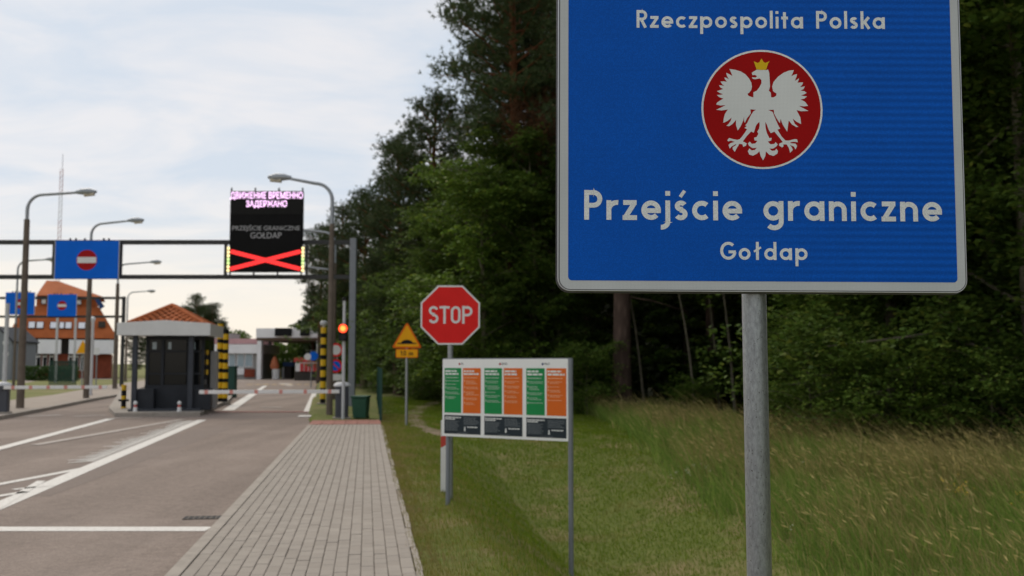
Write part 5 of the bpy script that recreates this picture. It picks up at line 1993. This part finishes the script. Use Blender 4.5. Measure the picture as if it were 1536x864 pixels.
def make_pine(seed, H=16.0, crown0=0.35, Lmax=3.0, nl=46, lean=0.0, tuft_n=11, dead=0, nw=0.036, dens=1.0):
    g = np.random.default_rng(seed)
    q = random.Random(seed)
    mb = MB()
    n = 11
    ax = [(lean * (i / (n - 1)) * H + 0.12 * math.sin(i * 0.9 + seed), 0.12 * math.sin(i * 1.3 + seed * 2) * i / n, H * i / (n - 1) - 0.2) for i in range(n)]
    rd_ = [0.26 * (1 - 0.86 * (i / (n - 1)) ** 1.1) * H / 16 + 0.012 for i in range(n)]
    rd_[0] *= 1.25
    tubes_np(mb, ax, rd_, 12)
    cents, dirs = [], []

    def axis(f):
        i = min(n - 2, int(f * (n - 1)))
        k = f * (n - 1) - i
        return Vector(ax[i]).lerp(Vector(ax[i + 1]), k)

    for k in range(nl):
        f = crown0 + (0.985 - crown0) * (k + q.random()) / nl
        rel = (f - crown0) / (1 - crown0)
        prof_ = (0.45 + 1.0 * rel) if rel < 0.45 else 0.9 * (1 - ((rel - 0.45) / 0.58) ** 1.6) + 0.12
        L_ = Lmax * max(0.18, prof_) * q.uniform(0.65, 1.15)
        az = k * 2.399 + q.uniform(-.5, .5)
        up = q.uniform(-0.05, 0.30) + 0.5 * rel
        p0 = axis(f)
        d = Vector((math.cos(az), math.sin(az), up)).normalized()
        pts = [p0]
        for j in range(1, 5):
            pts.append(p0 + d * (L_ * j / 4) + Vector((0, 0, (-0.10 if rel < .5 else 0.05) * L_ * (j / 4) ** 2)) + Vector((q.uniform(-.08, .08), q.uniform(-.08, .08), q.uniform(-.05, .08))) * L_ * 0.5)
        tubes_np(mb, [tuple(p) for p in pts], [0.045 * (1 - j / 5.2) * (0.5 + L_ / Lmax) for j in range(5)], 5)
        ncl = max(2, int(L_ * 2.7 * dens))
        for c_ in range(ncl):
            ff = 0.36 + 0.66 * (c_ + q.random() * .8) / ncl
            i = min(3, int(ff * 4))
            base_ = pts[i].lerp(pts[min(4, i + 1)], min(1.1, ff * 4 - i))
            side = Vector((-d.y, d.x, 0)) * q.uniform(-.42, .42) * L_ * (0.35 + 0.4 * (1 - ff))
            cc = base_ + side + Vector((0, 0, q.uniform(0.0, 0.22)))
            nt_ = int(q.randint(16, 26) * dens)
            o = g.normal(size=(nt_, 3)) * np.array([0.30, 0.30, 0.15])
            cents.append(o + np.array(cc))
            dd = o / (np.linalg.norm(o, axis=1, keepdims=True) + 1e-6) * 0.6 + np.array([d.x * .5, d.y * .5, 0.55])
            dirs.append(dd)
    for k in range(dead):
        f = q.uniform(0.2, crown0 + 0.1)
        az = q.uniform(0, 6.28)
        L_ = q.uniform(0.6, 2.2)
        p0 = axis(f)
        d = Vector((math.cos(az), math.sin(az), q.uniform(-.3, .15)))
        tubes_np(mb, [tuple(p0), tuple(p0 + d * L_ * .5), tuple(p0 + d * L_ + Vector((0, 0, -.15)))], [0.03, 0.02, 0.006], 4)
    cents = np.concatenate(cents)
    dirs = np.concatenate(dirs)
    Vn = needles(cents, dirs, tuft_n, 0.22, nw, g)
    cm = np_mesh('crown', Vn, np.arange(len(Vn)).reshape(-1, 3), M['needle'])
    tm_ = mb.mesh('trunk')
    tm_.materials.append(M['bark_pine'])
    tm_.polygons.foreach_set('use_smooth', [True] * len(tm_.polygons))
    return link_tree('pine_tree', tm_, cm)


def make_broadleaf(seed, H=9.0, crown0=0.12, Rm=2.4, nsp=330, per=30, leaf=0.12, m='leaf_dark', name='broadleaf_tree', r0=0.12, lean=(0, 0)):
    g = np.random.default_rng(seed)
    q = random.Random(seed)
    mb = MB()
    n = 8
    ax = [Vector((lean[0] * i / (n - 1) + 0.15 * math.sin(i * 1.1 + seed) * i / n, lean[1] * i / (n - 1) + 0.15 * math.cos(i * 0.9 + seed) * i / n, H * 0.93 * i / (n - 1) - 0.15)) for i in range(n)]
    tubes_np(mb, [tuple(p) for p in ax], [r0 * (1 - 0.9 * i / (n - 1)) for i in range(n)], 8)
    cents = []
    # big limbs define lobes, sprays gather on the limbs
    nl = 20
    limbs = []
    for k in range(nl):
        f = crown0 + (0.97 - crown0) * (k + q.random()) / nl
        i = min(n - 2, int(f * (n - 1)))
        p0 = ax[i].lerp(ax[i + 1], f * (n - 1) - i)
        rel = (f - crown0) / (1 - crown0)
        L_ = Rm * (0.55 + 0.75 * math.sin(math.pi * min(1, 0.18 + rel * 0.80)) ** 0.8) * q.uniform(0.65, 1.1)
        az = k * 2.399 + q.uniform(-.6, .6)
        d = Vector((math.cos(az), math.sin(az), q.uniform(0.0, 0.45) + 0.3 * rel)).normalized()
        tip = p0 + d * L_ + Vector((0, 0, -0.06 * L_))
        mid = p0.lerp(tip, .5) + Vector((q.uniform(-.12, .12), q.uniform(-.12, .12), 0.10 * L_))
        limbs.append((p0, mid, tip, L_))
        tubes_np(mb, [tuple(p0), tuple(mid), tuple(tip)], [r0 * 0.33, r0 * 0.2, 0.008], 5)
    for k in range(nsp):
        p0, mid, tip, L_ = limbs[k % nl]
        f = q.uniform(0.25, 1.06)
        c_ = p0 * (1 - f) ** 2 + mid * 2 * f * (1 - f) + tip * f * f
        sc_ = 0.30 + 0.22 * q.random()
        c_ = c_ + Vector((q.gauss(0, .36), q.gauss(0, .36), q.gauss(0, .24))) * (L_ / Rm) * Rm * 0.42
        r_ = np.sqrt(g.uniform(0, 1, per)) * sc_
        a_ = g.uniform(0, 2 * np.pi, per)
        tilt = g.normal(size=2) * 0.35
        ox, oy = r_ * np.cos(a_), r_ * np.sin(a_)
        oz = ox * tilt[0] + oy * tilt[1] - 0.25 * r_ ** 2 / sc_ + g.normal(size=per) * 0.035
        cents.append(np.stack([ox, oy, oz], 1) + np.array(c_))
    cents = np.concatenate(cents)
    cents = cents[cents[:, 2] > 0.05]
    Vn = leaves(cents, leaf, g)
    cm = np_mesh('crown', Vn, np.arange(len(Vn)).reshape(-1, 4), M[m])
    tm_ = mb.mesh('trunk')
    tm_.materials.append(M['bark_grey'])
    tm_.polygons.foreach_set('use_smooth', [True] * len(tm_.polygons))
    return link_tree(name, tm_, cm)


pineA = make_pine(3, 20.0, 0.30, 3.75, 92, tuft_n=11, dead=26)
pineB = make_pine(8, 15.0, 0.12, 3.1, 84, tuft_n=11, dead=8)
pineC = make_pine(15, 14.0, 0.08, 2.7, 84, tuft_n=11, dead=4)
pineD = make_pine(22, 19.0, 0.42, 3.4, 60, tuft_n=10, dead=20)
pineW = make_pine(31, 15.0, 0.30, 3.2, 56, tuft_n=6, dead=0, nw=0.075, dens=0.6)
brA = make_broadleaf(5, 10.0, 0.04, 2.5, 700, 30, 0.145, 'leaf_dark')
brB = make_broadleaf(6, 8.5, 0.06, 2.2, 560, 30, 0.14, 'leaf_bright')
brC = make_broadleaf(7, 12.5, 0.03, 3.1, 1050, 30, 0.15, 'leaf_dark', r0=0.16)
brW = make_broadleaf(17, 11.5, 0.03, 3.1, 330, 24, 0.30, 'leaf_dark', r0=0.16)
shA = make_broadleaf(9, 3.2, 0.02, 1.5, 300, 28, 0.11, 'leaf_dark', 'shrub', 0.04)
shB = make_broadleaf(10, 2.2, 0.02, 1.2, 200, 28, 0.10, 'leaf_bright', 'shrub', 0.03)
pineR = make_pine(41, 12.5, 0.45, 2.2, 40, tuft_n=9, dead=20, dens=0.8)
pineR[2].data.materials.clear()
pineR[2].data.materials.append(M['needle_dry'])
poleA = make_broadleaf(12, 8.0, 0.55, 1.5, 120, 24, 0.10, 'leaf_dark', 'sapling', 0.06, (-0.9, 0.1))
poleB = make_broadleaf(13, 9.0, 0.60, 1.6, 120, 24, 0.10, 'leaf_bright', 'sapling', 0.065, (-0.5, 0.3))


def plant(proto, x, y, sc_, rz, label, cat='tree', group=None, z=None, sxy=None):
    r, tr, cr_ = proto
    o = r.copy()
    col.objects.link(o)
    o.location = (x, y, (tz(x, y) if z is None else z) - 0.03)
    o.rotation_euler = (0, 0, rz)
    o.scale = (sxy or sc_, sxy or sc_, sc_)
    o['label'] = label
    o['category'] = cat
    if group:
        o['group'] = group
    for ch in (tr, cr_):
        c = ch.copy()
        col.objects.link(c)
        c.parent = o
    return o


def X(px, Y):
    return (px - 768) / F * Y


GE = 'trees along the forest edge'
# the trees one can tell apart, nearest the road first
plant(pineA, X(770, 39), 39, 1.0, 0.6, 'tallest pine with reddish trunk and open top left of the big sign', group=GE)
plant(pineB, X(652, 47), 47, 0.98, 2.0, 'broad dark pine whose crown starts above the STOP sign', group=GE)
plant(pineC, X(597, 52), 52, 0.98, 0.3, 'pine with ragged crown above the yellow warning sign', group=GE)
plant(pineB, X(548, 64), 64, 0.86, 4.1, 'pine standing right behind the grey gantry post', group=GE)
plant(pineC, X(512, 72), 72, 0.95, 1.1, 'slim pine just left of the grey gantry post', group=GE)
plant(pineD, X(480, 88), 88, 0.74, 5.0, 'pine above the traffic light and right of the electronic board', group=GE)
plant(pineD, X(470, 113), 113, 0.54, 3.0, 'low far pine hanging over the customs canopy', group=GE)
plant(pineR, X(812, 38), 38, 1.0, 0.4, 'pine with rusty brown dry crown touching the big sign left edge', group=GE)
plant(pineA, X(800, 46), 46, 1.02, 3.6, 'second tall open pine standing behind the tallest one', group=GE)
plant(pineD, X(815, 42), 42, 1.0, 1.0, 'tall bare trunked pine close to the left edge of the big sign', group=GE)
plant(pineD, X(930, 33.5), 33.5, 1.0, 2.2, 'thick bare pine trunk below the big sign', group=GE, sxy=1.05)
plant(brB, X(725, 36), 36, 1.12, 0.5, 'bright green maple above the information board', group=GE)
plant(brA, X(690, 42), 42, 1.0, 1.9, 'dark broadleaf tree behind the STOP sign', group=GE)
plant(brA, X(640, 47.5), 47.5, 0.72, 3.3, 'dark broadleaf tree at the end of the dirt path', group=GE)
plant(brC, X(800, 36.5), 36.5, 0.85, 2.6, 'dark broadleaf tree between the board and the big sign', group=GE)
plant(brB, X(590, 57), 57, 0.72, 0.9, 'small bushy tree behind the yellow warning sign', group=GE)
plant(brA, X(545, 66), 66, 0.62, 0.2, 'small bushy tree behind the green bin', group=GE)
plant(brA, X(860, 38), 38, 0.9, 4.4, 'dark broadleaf tree under the left part of the big sign', group=GE)
for i, (px, Y, pr, rz) in enumerate(((968, 34, poleA, 0.2), (1044, 33, poleA, -0.2), (1078, 34.5, poleB, 0.4), (1101, 33, poleB, 0.1))):
    plant(pr, X(px, Y), Y, 1.0, rz, ('slender leaning sapling right of the thick pine trunk', 'slender sapling with leafy twigs halfway along the sign bottom', 'thin dark sapling just left of the sign post', 'thinnest sapling touching the sign post in view')[i], 'sapling', 'saplings in the forest gap')
plant(brC, X(1335, 23.5), 23.5, 1.0, 0.7, 'leafy dark tree hanging low right of the sign post', group=GE)
plant(brC, X(1420, 21.5), 21.5, 1.05, 2.9, 'leafy dark tree below the lower right corner of the big sign', group=GE)
plant(brC, X(1545, 20.0), 20.0, 1.15, 5.1, 'leafy dark tree at the right edge of the picture', group=GE)
plant(brA, X(1330, 26), 26, 1.2, 4.0, 'darker broadleaf tree behind the low hanging leafy trees', group=GE)
plant(shA, X(1215, 22.0), 22.0, 0.95, 1.0, 'dark shrub at the grass edge just right of the sign post', 'shrub', 'shrubs at the grass edge')
plant(shA, X(1290, 19.8), 19.8, 0.72, 2.0, 'rounded dark shrub above the dry grass right of the post', 'shrub', 'shrubs at the grass edge')
plant(shB, X(1365, 19.0), 19.0, 0.8, 3.0, 'brighter small shrub above the dry grass near the right corner', 'shrub', 'shrubs at the grass edge')
plant(shA, X(1480, 18.4), 18.4, 0.7, 4.0, 'dark shrub at the right edge above the dry grass', 'shrub', 'shrubs at the grass edge')
plant(shB, X(1040, 31.5), 31.5, 0.62, 1.2, 'small shrub in the grass beneath the thin saplings', 'shrub', 'shrubs at the grass edge')
plant(shA, X(880, 33), 33, 0.8, 0.7, 'shrub left of the thick pine trunk', 'shrub', 'shrubs at the grass edge')
plant(shA, X(745, 36), 36, 0.9, 0.1, 'shrub behind the middle of the information board', 'shrub', 'shrubs at the grass edge')
plant(shB, X(655, 44), 44, 1.0, 2.1, 'shrub beside the end of the dirt path', 'shrub', 'shrubs at the grass edge')
plant(shA, X(575, 55), 55, 0.9, 3.1, 'shrub left of the yellow warning sign post', 'shrub', 'shrubs at the grass edge')


for px, Y, pr, sc_, rz, lb in (
        (622, 51, brA, 0.85, 0.4, 'dark broadleaf tree right of the yellow warning sign, filling the pine foot'),
        (705, 40, brC, 0.80, 1.4, 'dense dark tree rising behind the right half of the STOP sign'),
        (758, 38.5, brA, 1.05, 2.4, 'dense dark tree over the right half of the information board'),
        (668, 45, brC, 0.75, 3.4, 'dense dark tree over the left end of the information board'),
        (572, 60, brA, 0.82, 4.4, 'rounded dark tree left of the yellow warning triangle'),
        (528, 70, brA, 0.80, 5.4, 'rounded dark tree behind the grey gantry post foot'),
        (528, 80, brC, 0.60, 0.9, 'dark tree behind the brown lamp post on the right verge'),
        (532, 92, brA, 0.70, 1.9, 'small dark tree reaching out over the canopy right end'),
        (838, 37, brC, 0.80, 2.9, 'dense dark tree at the left edge of the big sign'),
        (1250, 25.5, brB, 1.0, 3.9, 'brighter leafy tree showing both sides of the sign post'),
        (1390, 25, brC, 1.0, 4.9, 'dense tree under the middle right of the big sign'),
        (1490, 23, brC, 1.1, 5.9, 'dense tall tree along the right side of the big sign'),
        (1450, 26.5, brB, 1.45, 0.6, 'brighter tall tree seen beside the upper right of the big sign')):
    plant(pr, X(px, Y), Y, sc_, rz, lb, group=GE)


# the wood behind them reads as one dark mass
def merged(name, items, part, m):
    Vs, Fs, nb = [], [], 0
    for proto, x, y, sc_, rz in items:
        me = proto[part].data
        co = np.empty(len(me.vertices) * 3, np.float32)
        me.vertices.foreach_get('co', co)
        co = co.reshape(-1, 3)
        c_, s_ = math.cos(rz), math.sin(rz)
        co = co @ np.array([[c_, s_, 0], [-s_, c_, 0], [0, 0, 1]], np.float32) * sc_ + np.array([x, y, tz(x, y) - 0.05], np.float32)
        lv = np.empty(len(me.loops), np.int32)
        me.loops.foreach_get('vertex_index', lv)
        k = 3 if part == 2 and proto in (pineA, pineB, pineC, pineD, pineW, pineR) else 4
        Vs.append(co)
        Fs.append(lv.reshape(-1, k) + nb)
        nb += len(co)
    return np.concatenate(Vs), np.concatenate(Fs)


g = random.Random(4)
pin, brd = [], []
for Y in (27, 31, 36, 42, 50, 60, 74, 92):
    ex = float(np.interp(Y, [a for a, b in EDGE], [b for a, b in EDGE]))
    for k in range(7):
        xx = ex + 4.5 + k * 3.6 + g.uniform(-1, 1)
        if xx / Y > 0.62:
            continue
        if g.random() < 0.5:
            pin.append((pineW, xx, Y + g.uniform(-1.5, 3), g.uniform(0.8, 1.05), g.uniform(0, 6)))
        else:
            brd.append((brW, xx, Y + g.uniform(-1.5, 3), g.uniform(0.9, 1.15), g.uniform(0, 6)))
Vn, Fn = merged('wood', pin, 2, None)
wn = bpy.data.objects.new('pine_wood', np_mesh('pine_wood', Vn, Fn, M['needle']))
col.objects.link(wn)
kind(wn, 'stuff', 'dark pine crowns massed deeper in the forest')
Vn, Fn = merged('wood', brd, 2, None)
wb = bpy.data.objects.new('broadleaf_wood', np_mesh('broadleaf_wood', Vn, Fn, M['leaf_dark']))
col.objects.link(wb)
kind(wb, 'stuff', 'dark broadleaf undergrowth massed deeper in the forest')
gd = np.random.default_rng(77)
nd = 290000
dY = gd.uniform(-28, 135, nd)  # wood continues unseen beside and behind the camera to darken the right side
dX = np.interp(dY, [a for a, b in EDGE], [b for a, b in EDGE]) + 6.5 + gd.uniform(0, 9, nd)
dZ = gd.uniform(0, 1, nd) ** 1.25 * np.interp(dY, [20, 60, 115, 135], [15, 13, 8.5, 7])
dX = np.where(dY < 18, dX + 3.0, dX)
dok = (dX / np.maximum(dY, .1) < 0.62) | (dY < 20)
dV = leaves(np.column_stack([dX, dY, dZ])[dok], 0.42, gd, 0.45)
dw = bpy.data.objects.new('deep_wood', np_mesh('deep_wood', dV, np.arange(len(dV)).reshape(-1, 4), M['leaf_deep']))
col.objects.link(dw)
kind(dw, 'stuff', 'foliage coloured dark for shade, closing the depth of the forest')
tb = MB()
for proto, x, y, sc_, rz in pin + brd:
    hh = 9 * sc_
    z0 = tz(x, y) - .1
    tb.tube([(x, y, z0), (x + g.uniform(-.2, .2), y, z0 + hh)], [0.2, 0.1], 8, cap=False)
to = kind(tb.build('wood_trunks', M['bark_pine'], smooth=True), 'stuff', 'dark trunks standing deeper in the forest')

# far trees on the left
GT = 'trees behind the buildings'
for i, (px, Y, sc_, pr, lb) in enumerate(((295, 128, 0.76, pineC, 'dark conifer right behind the booth roof, left of the pair'), (318, 124, 0.66, pineC, 'dark conifer behind the booth roof right beside the pillars'), (307, 140, 0.66, pineB, 'broad conifer between the two behind the booth roof'), (205, 140, 0.50, pineB, 'low tree left of the booth roof, behind the lamp posts'), (228, 150, 0.52, pineC, 'low tree touching the left slope of the booth roof'), (278, 132, 0.62, pineB, 'conifer whose top shows over the left roof slope of the booth'), (333, 136, 0.50, pineB, 'low conifer beside the top of the striped pillars'), (2, 122, 0.52, brA, 'low dark tree at the left edge behind the shed'), (352, 150, 0.40, pineC, 'small far tree above the customs building roof'))):
    plant(pr, X(px, Y), Y, sc_, i * 1.3, lb, group=GT, z=0.0, sxy=sc_ * (1.15 if pr is pineC else 1.2))
hg = []
gq = np.random.default_rng(5)
a, b = at(38, 560, 92), at(116, 560, 92)
cen = np.stack([gq.uniform(a.x, b.x, 2600), gq.uniform(91.4, 92.6, 2600), gq.uniform(0.1, at(60, 549, 92).z, 2600)], 1)
Vn = leaves(cen, 0.22, gq, 0.5)
he = bpy.data.objects.new('hedge', np_mesh('hedge', Vn, np.arange(len(Vn)).reshape(-1, 4), M['leaf_hedge']))
col.objects.link(he)
tag(he, 'clipped green hedge along the front of the brick house', 'hedge')
items = [(pineW, -95 + k * 5.5 + g.uniform(-2, 2), 190 + g.uniform(-12, 12), g.uniform(0.42, 0.62), g.uniform(0, 6)) for k in range(22)]
Vn, Fn = merged('wood', items, 2, None)
fw = bpy.data.objects.new('far_wood', np_mesh('far_wood', Vn, Fn, M['needle']))
col.objects.link(fw)
kind(fw, 'stuff', 'distant dark tree line beyond the customs buildings')
gc = np.random.default_rng(8)
cz_ = np.column_stack([gc.uniform(-38, -12, 16000), gc.uniform(127, 133, 16000), 6.0 * gc.uniform(0, 1, 16000) ** 0.9])
cz_[:, 2] *= 0.8 + 0.2 * np.sin(cz_[:, 0] * 1.1) * np.sin(cz_[:, 0] * 0.43 + 1)
Vn = leaves(cz_, 0.45, gc, 0.45)
Fn = np.arange(len(Vn)).reshape(-1, 4)
fw = bpy.data.objects.new('canopy_wood', np_mesh('canopy_wood', Vn, Fn, M['leaf_dark']))
col.objects.link(fw)
kind(fw, 'stuff', 'dark trees closing the view beneath the customs canopy')


# ------------------------------------------------------------------ grass
def grass(xy, hgt, wid, lean, g, two=True, zoff=0.0):
    n = len(xy)
    z = terrain(xy[:, 0], xy[:, 1])
    base = np.column_stack([xy, z - 0.01 + zoff])
    az = g.uniform(0, 2 * np.pi, n)
    s = np.column_stack([np.cos(az), np.sin(az), np.zeros(n)]) * (wid / 2)[:, None]
    top = base + lean * hgt[:, None] + np.column_stack([g.normal(size=n), g.normal(size=n), np.zeros(n)]) * ((0.34 if two else 0.22) * hgt)[:, None] + np.column_stack([np.zeros(n), np.zeros(n), hgt])
    if not two:
        v = np.stack([base - s, base + s, top], 1).reshape(-1, 3)
        return v, np.arange(n * 3).reshape(-1, 3)
    mid = base * 0.5 + top * 0.5 + np.column_stack([np.zeros(n), np.zeros(n), hgt * 0.12]) - lean * (hgt * 0.22)[:, None]
    v = np.stack([base - s, base + s, mid - s * .75, mid + s * .75, top], 1).reshape(-1, 3)
    b = np.arange(n)[:, None] * 5
    f = np.concatenate([b + np.array([[0, 1, 3]]), b + np.array([[0, 3, 2]]), b + np.array([[2, 3, 4]])], 1).reshape(-1, 3)
    return v, f


def frame_xy(s, t):
    return np.column_stack([O.x + U.x * s + V.x * t, O.y + U.y * s + V.y * t])


g = np.random.default_rng(21)


def vis(xy, z=0.0, m=1.08):
    zz = terrain(xy[:, 0], xy[:, 1]) - CAMH
    dp = xy[:, 1] * CP + zz * SP
    up = (-xy[:, 1] * SP + zz * CP) / dp
    return (np.abs(xy[:, 0] / dp) < 0.5144 * m) & (up > -0.2894 * 1.25) & (xy[:, 1] > 3)


def tall_edge(s):
    """how far from the footway the mown strip reaches (it narrows nearer the camera's right)"""
    return np.interp(s, [-4, 2, 4, 8, 14, 20, 24, 40], [4.3, 4.3, 4.6, 5.0, 5.8, 6.6, 7.0, 9.0])


def make_grass(name, n, tr, sr, hr, wr, lean, m, label, mask=None, two=True, power=1.0):
    s = sr[0] + (sr[1] - sr[0]) * g.uniform(0, 1, n) ** power
    t = g.uniform(tr[0], tr[1], n) + PW
    xy = frame_xy(s, t)
    ok = vis(xy)
    if mask is not None:
        ok &= mask(s, t - PW, xy)
    xy = xy[ok]
    h = g.uniform(hr[0], hr[1], len(xy)) * g.uniform(0.7, 1.2, len(xy))
    fx = np.sin(xy[:, 0] * 2.3 + 1.7 * np.sin(xy[:, 1] * 1.1)) * np.sin(xy[:, 1] * 1.9 + 1.3 * np.sin(xy[:, 0] * 0.9)) + 0.6 * np.sin(xy[:, 0] * 5.1 + xy[:, 1] * 2.2) * np.sin(xy[:, 1] * 4.3 - xy[:, 0])
    if two:
        h = h * (1 + 0.38 * np.clip(fx, -1.4, 1.4))
    wd = g.uniform(wr[0], wr[1], len(xy)) * np.clip(np.linalg.norm(xy, axis=1) / 11, 0.8, 2.2)
    v, f = grass(xy, h, wd, np.array(lean), g, two)
    o = bpy.data.objects.new(name, np_mesh(name, v, f, M[m]))
    col.objects.link(o)
    kind(o, 'stuff', label)
    return len(xy)


def off_path(xy):
    ok = np.ones(len(xy), bool)
    for p, wd in dense[::2]:
        ok &= (xy[:, 0] - p.x) ** 2 + (xy[:, 1] - p.y) ** 2 > (wd * 0.9) ** 2
    return ok


def inside_edge(xy):
    return xy[:, 0] < np.interp(xy[:, 1], [a for a, b in EDGE], [b for a, b in EDGE]) + 0.8


make_grass('verge_grass', 90000, (0.02, 1.6), (-3, 24), (0.025, 0.065), (0.005, 0.010), (-0.15, 0, 0), 'grass_verge', 'thin dry grass between the footway and the ditch', lambda s, t, xy: (g.uniform(0, 1.5, len(s)) > t - 0.1) & off_path(xy), False, 1.35)
make_grass('mown_grass', 420000, (0.03, 9.0), (-3, 40), (0.03, 0.075), (0.006, 0.011), (-0.15, 0, 0), 'grass_short', 'short mown verge grass with dry brown patches', lambda s, t, xy: (g.uniform(0, 1.2, len(s)) < t + 0.12) & (t < tall_edge(s) + g.normal(size=len(s)) * 0.25) & off_path(xy) & inside_edge(xy), False, 1.35)
make_grass('verge_tuft', 7000, (-0.03, 0.22), (-2, 19), (0.03, 0.08), (0.005, 0.010), (-0.2, 0, 0), 'grass_verge', 'untidy grass creeping over the footway edge', None, False, 1.2)
make_grass('tall_grass', 150000, (3.6, 14.0), (-6, 36), (0.22, 0.48), (0.007, 0.014), (-0.40, 0.0, 0), 'grass_lush', 'tall green meadow grass on the bank before the forest', lambda s, t, xy: (t > tall_edge(s) + g.normal(size=len(s)) * 0.2) & inside_edge(xy), True, 1.0)


def dry_zone(s, t, xy):
    k = 0.50 + 0.55 * np.sin(xy[:, 0] * 1.3 + 0.7 * np.sin(xy[:, 1] * 0.8)) * np.sin(xy[:, 1] * 0.9 + 1.0)
    far = np.clip((t - tall_edge(s) + 0.25) / 2.0, 0, 1)
    return (g.uniform(0, 1, len(s)) < k * far) & inside_edge(xy) & (t > tall_edge(s))


make_grass('dry_grass', 115000, (3.6, 14.0), (-6, 28), (0.40, 0.75), (0.005, 0.009), (-0.50, 0.0, 0), 'grass_dry', 'straw coloured seeding grass leaning on the bank', dry_zone, True, 1.0)
# seed heads
n = 32000
s = g.uniform(-6, 28, n)
t = g.uniform(3.8, 14, n) + PW
xy = frame_xy(s, t)
ok = vis(xy) & dry_zone(s, t - PW, xy)
xy = xy[ok]
hh = g.uniform(0.42, 0.72, len(xy))
bz = terrain(xy[:, 0], xy[:, 1])
bas = np.column_stack([xy[:, 0] - 0.45 * hh, xy[:, 1], bz + hh * 0.82]) + g.normal(size=(len(xy), 3)) * 0.04
dr = np.column_stack([-0.75 + g.normal(size=len(xy)) * .3, g.normal(size=len(xy)) * .3, 0.55 + g.normal(size=len(xy)) * .25])
dr /= np.linalg.norm(dr, axis=1, keepdims=True)
sd = np.cross(dr, np.column_stack([g.normal(size=len(xy)), np.ones(len(xy)), g.normal(size=len(xy))]))
sd /= np.linalg.norm(sd, axis=1, keepdims=True)
ln = g.uniform(0.07, 0.14, (len(xy), 1))
v = np.stack([bas, bas + dr * ln * .4 + sd * 0.007, bas + dr * ln, bas + dr * ln * .4 - sd * 0.007], 1).reshape(-1, 3)
o = bpy.data.objects.new('seed_heads', np_mesh('seed_heads', v, np.arange(len(v)).reshape(-1, 4), M['grass_dry']))
col.objects.link(o)
kind(o, 'stuff', 'pale seed heads nodding over the tall grass')


def flowers(name, spots, m, label, spread, num, size):
    vs = []
    for px, py, z in spots:
        p = gp(px, py, z)
        for k in range(num):
            x, y = p.x + g.normal() * spread, p.y + g.normal() * spread
            zz = p.z + g.normal() * 0.05
            for j in range(6):
                c_ = np.array([x, y, zz]) + g.normal(size=3) * size
                vs.append(c_[None])
    v = leaves(np.concatenate(vs), size * 1.5, g, 0.8)
    o = bpy.data.objects.new(name, np_mesh(name, v, np.arange(len(v)).reshape(-1, 4), M[m]))
    col.objects.link(o)
    kind(o, 'stuff', label)


flowers('white_flowers', [(1035, 702, 0.0), (1060, 695, 0.0), (1022, 712, -0.05), (1048, 707, 0)], 'petal_white', 'white umbel flowers in the tall grass left of the post', 0.16, 5, 0.012)
flowers('white_flowers', [(1192, 780, -0.1), (1205, 703, 0.2), (938, 776, -0.7), (846, 809, -0.8)], 'petal_white', 'single white flowers scattered on the verge', 0.06, 1, 0.016)
flowers('yellow_flowers', [(1420, 722, 0.2), (1440, 722, 0.2), (1525, 745, 0.2), (1530, 735, 0.2), (1436, 740, 0.15)], 'petal_yellow', 'yellow flowers in the dry grass near the right edge', 0.08, 4, 0.018)

# fallen reddish branch under the shrubs on the right
p = gp(1385, 680, -0.05)
fb = MB()
for k in range(14):
    a_ = rnd.uniform(0, 6.28)
    fb.tube([(0, 0, 0.15), (math.cos(a_) * .4 + .1, math.sin(a_) * .3, 0.35 + rnd.random() * .3), (math.cos(a_) * .8 + .2, math.sin(a_) * .5, 0.3 + rnd.random() * .6)], [0.02, 0.012, 0.004], 5)
o = fb.build('dead_branches', M['barrier_red'])
o.data.materials.clear()
o.data.materials.append(M['needle_dry'])
o.location = (p.x, 19.6, tz(p.x, 19.6) + 0.1)
tag(o, 'reddish dead branches under the dark trees at the right', 'dead branches')
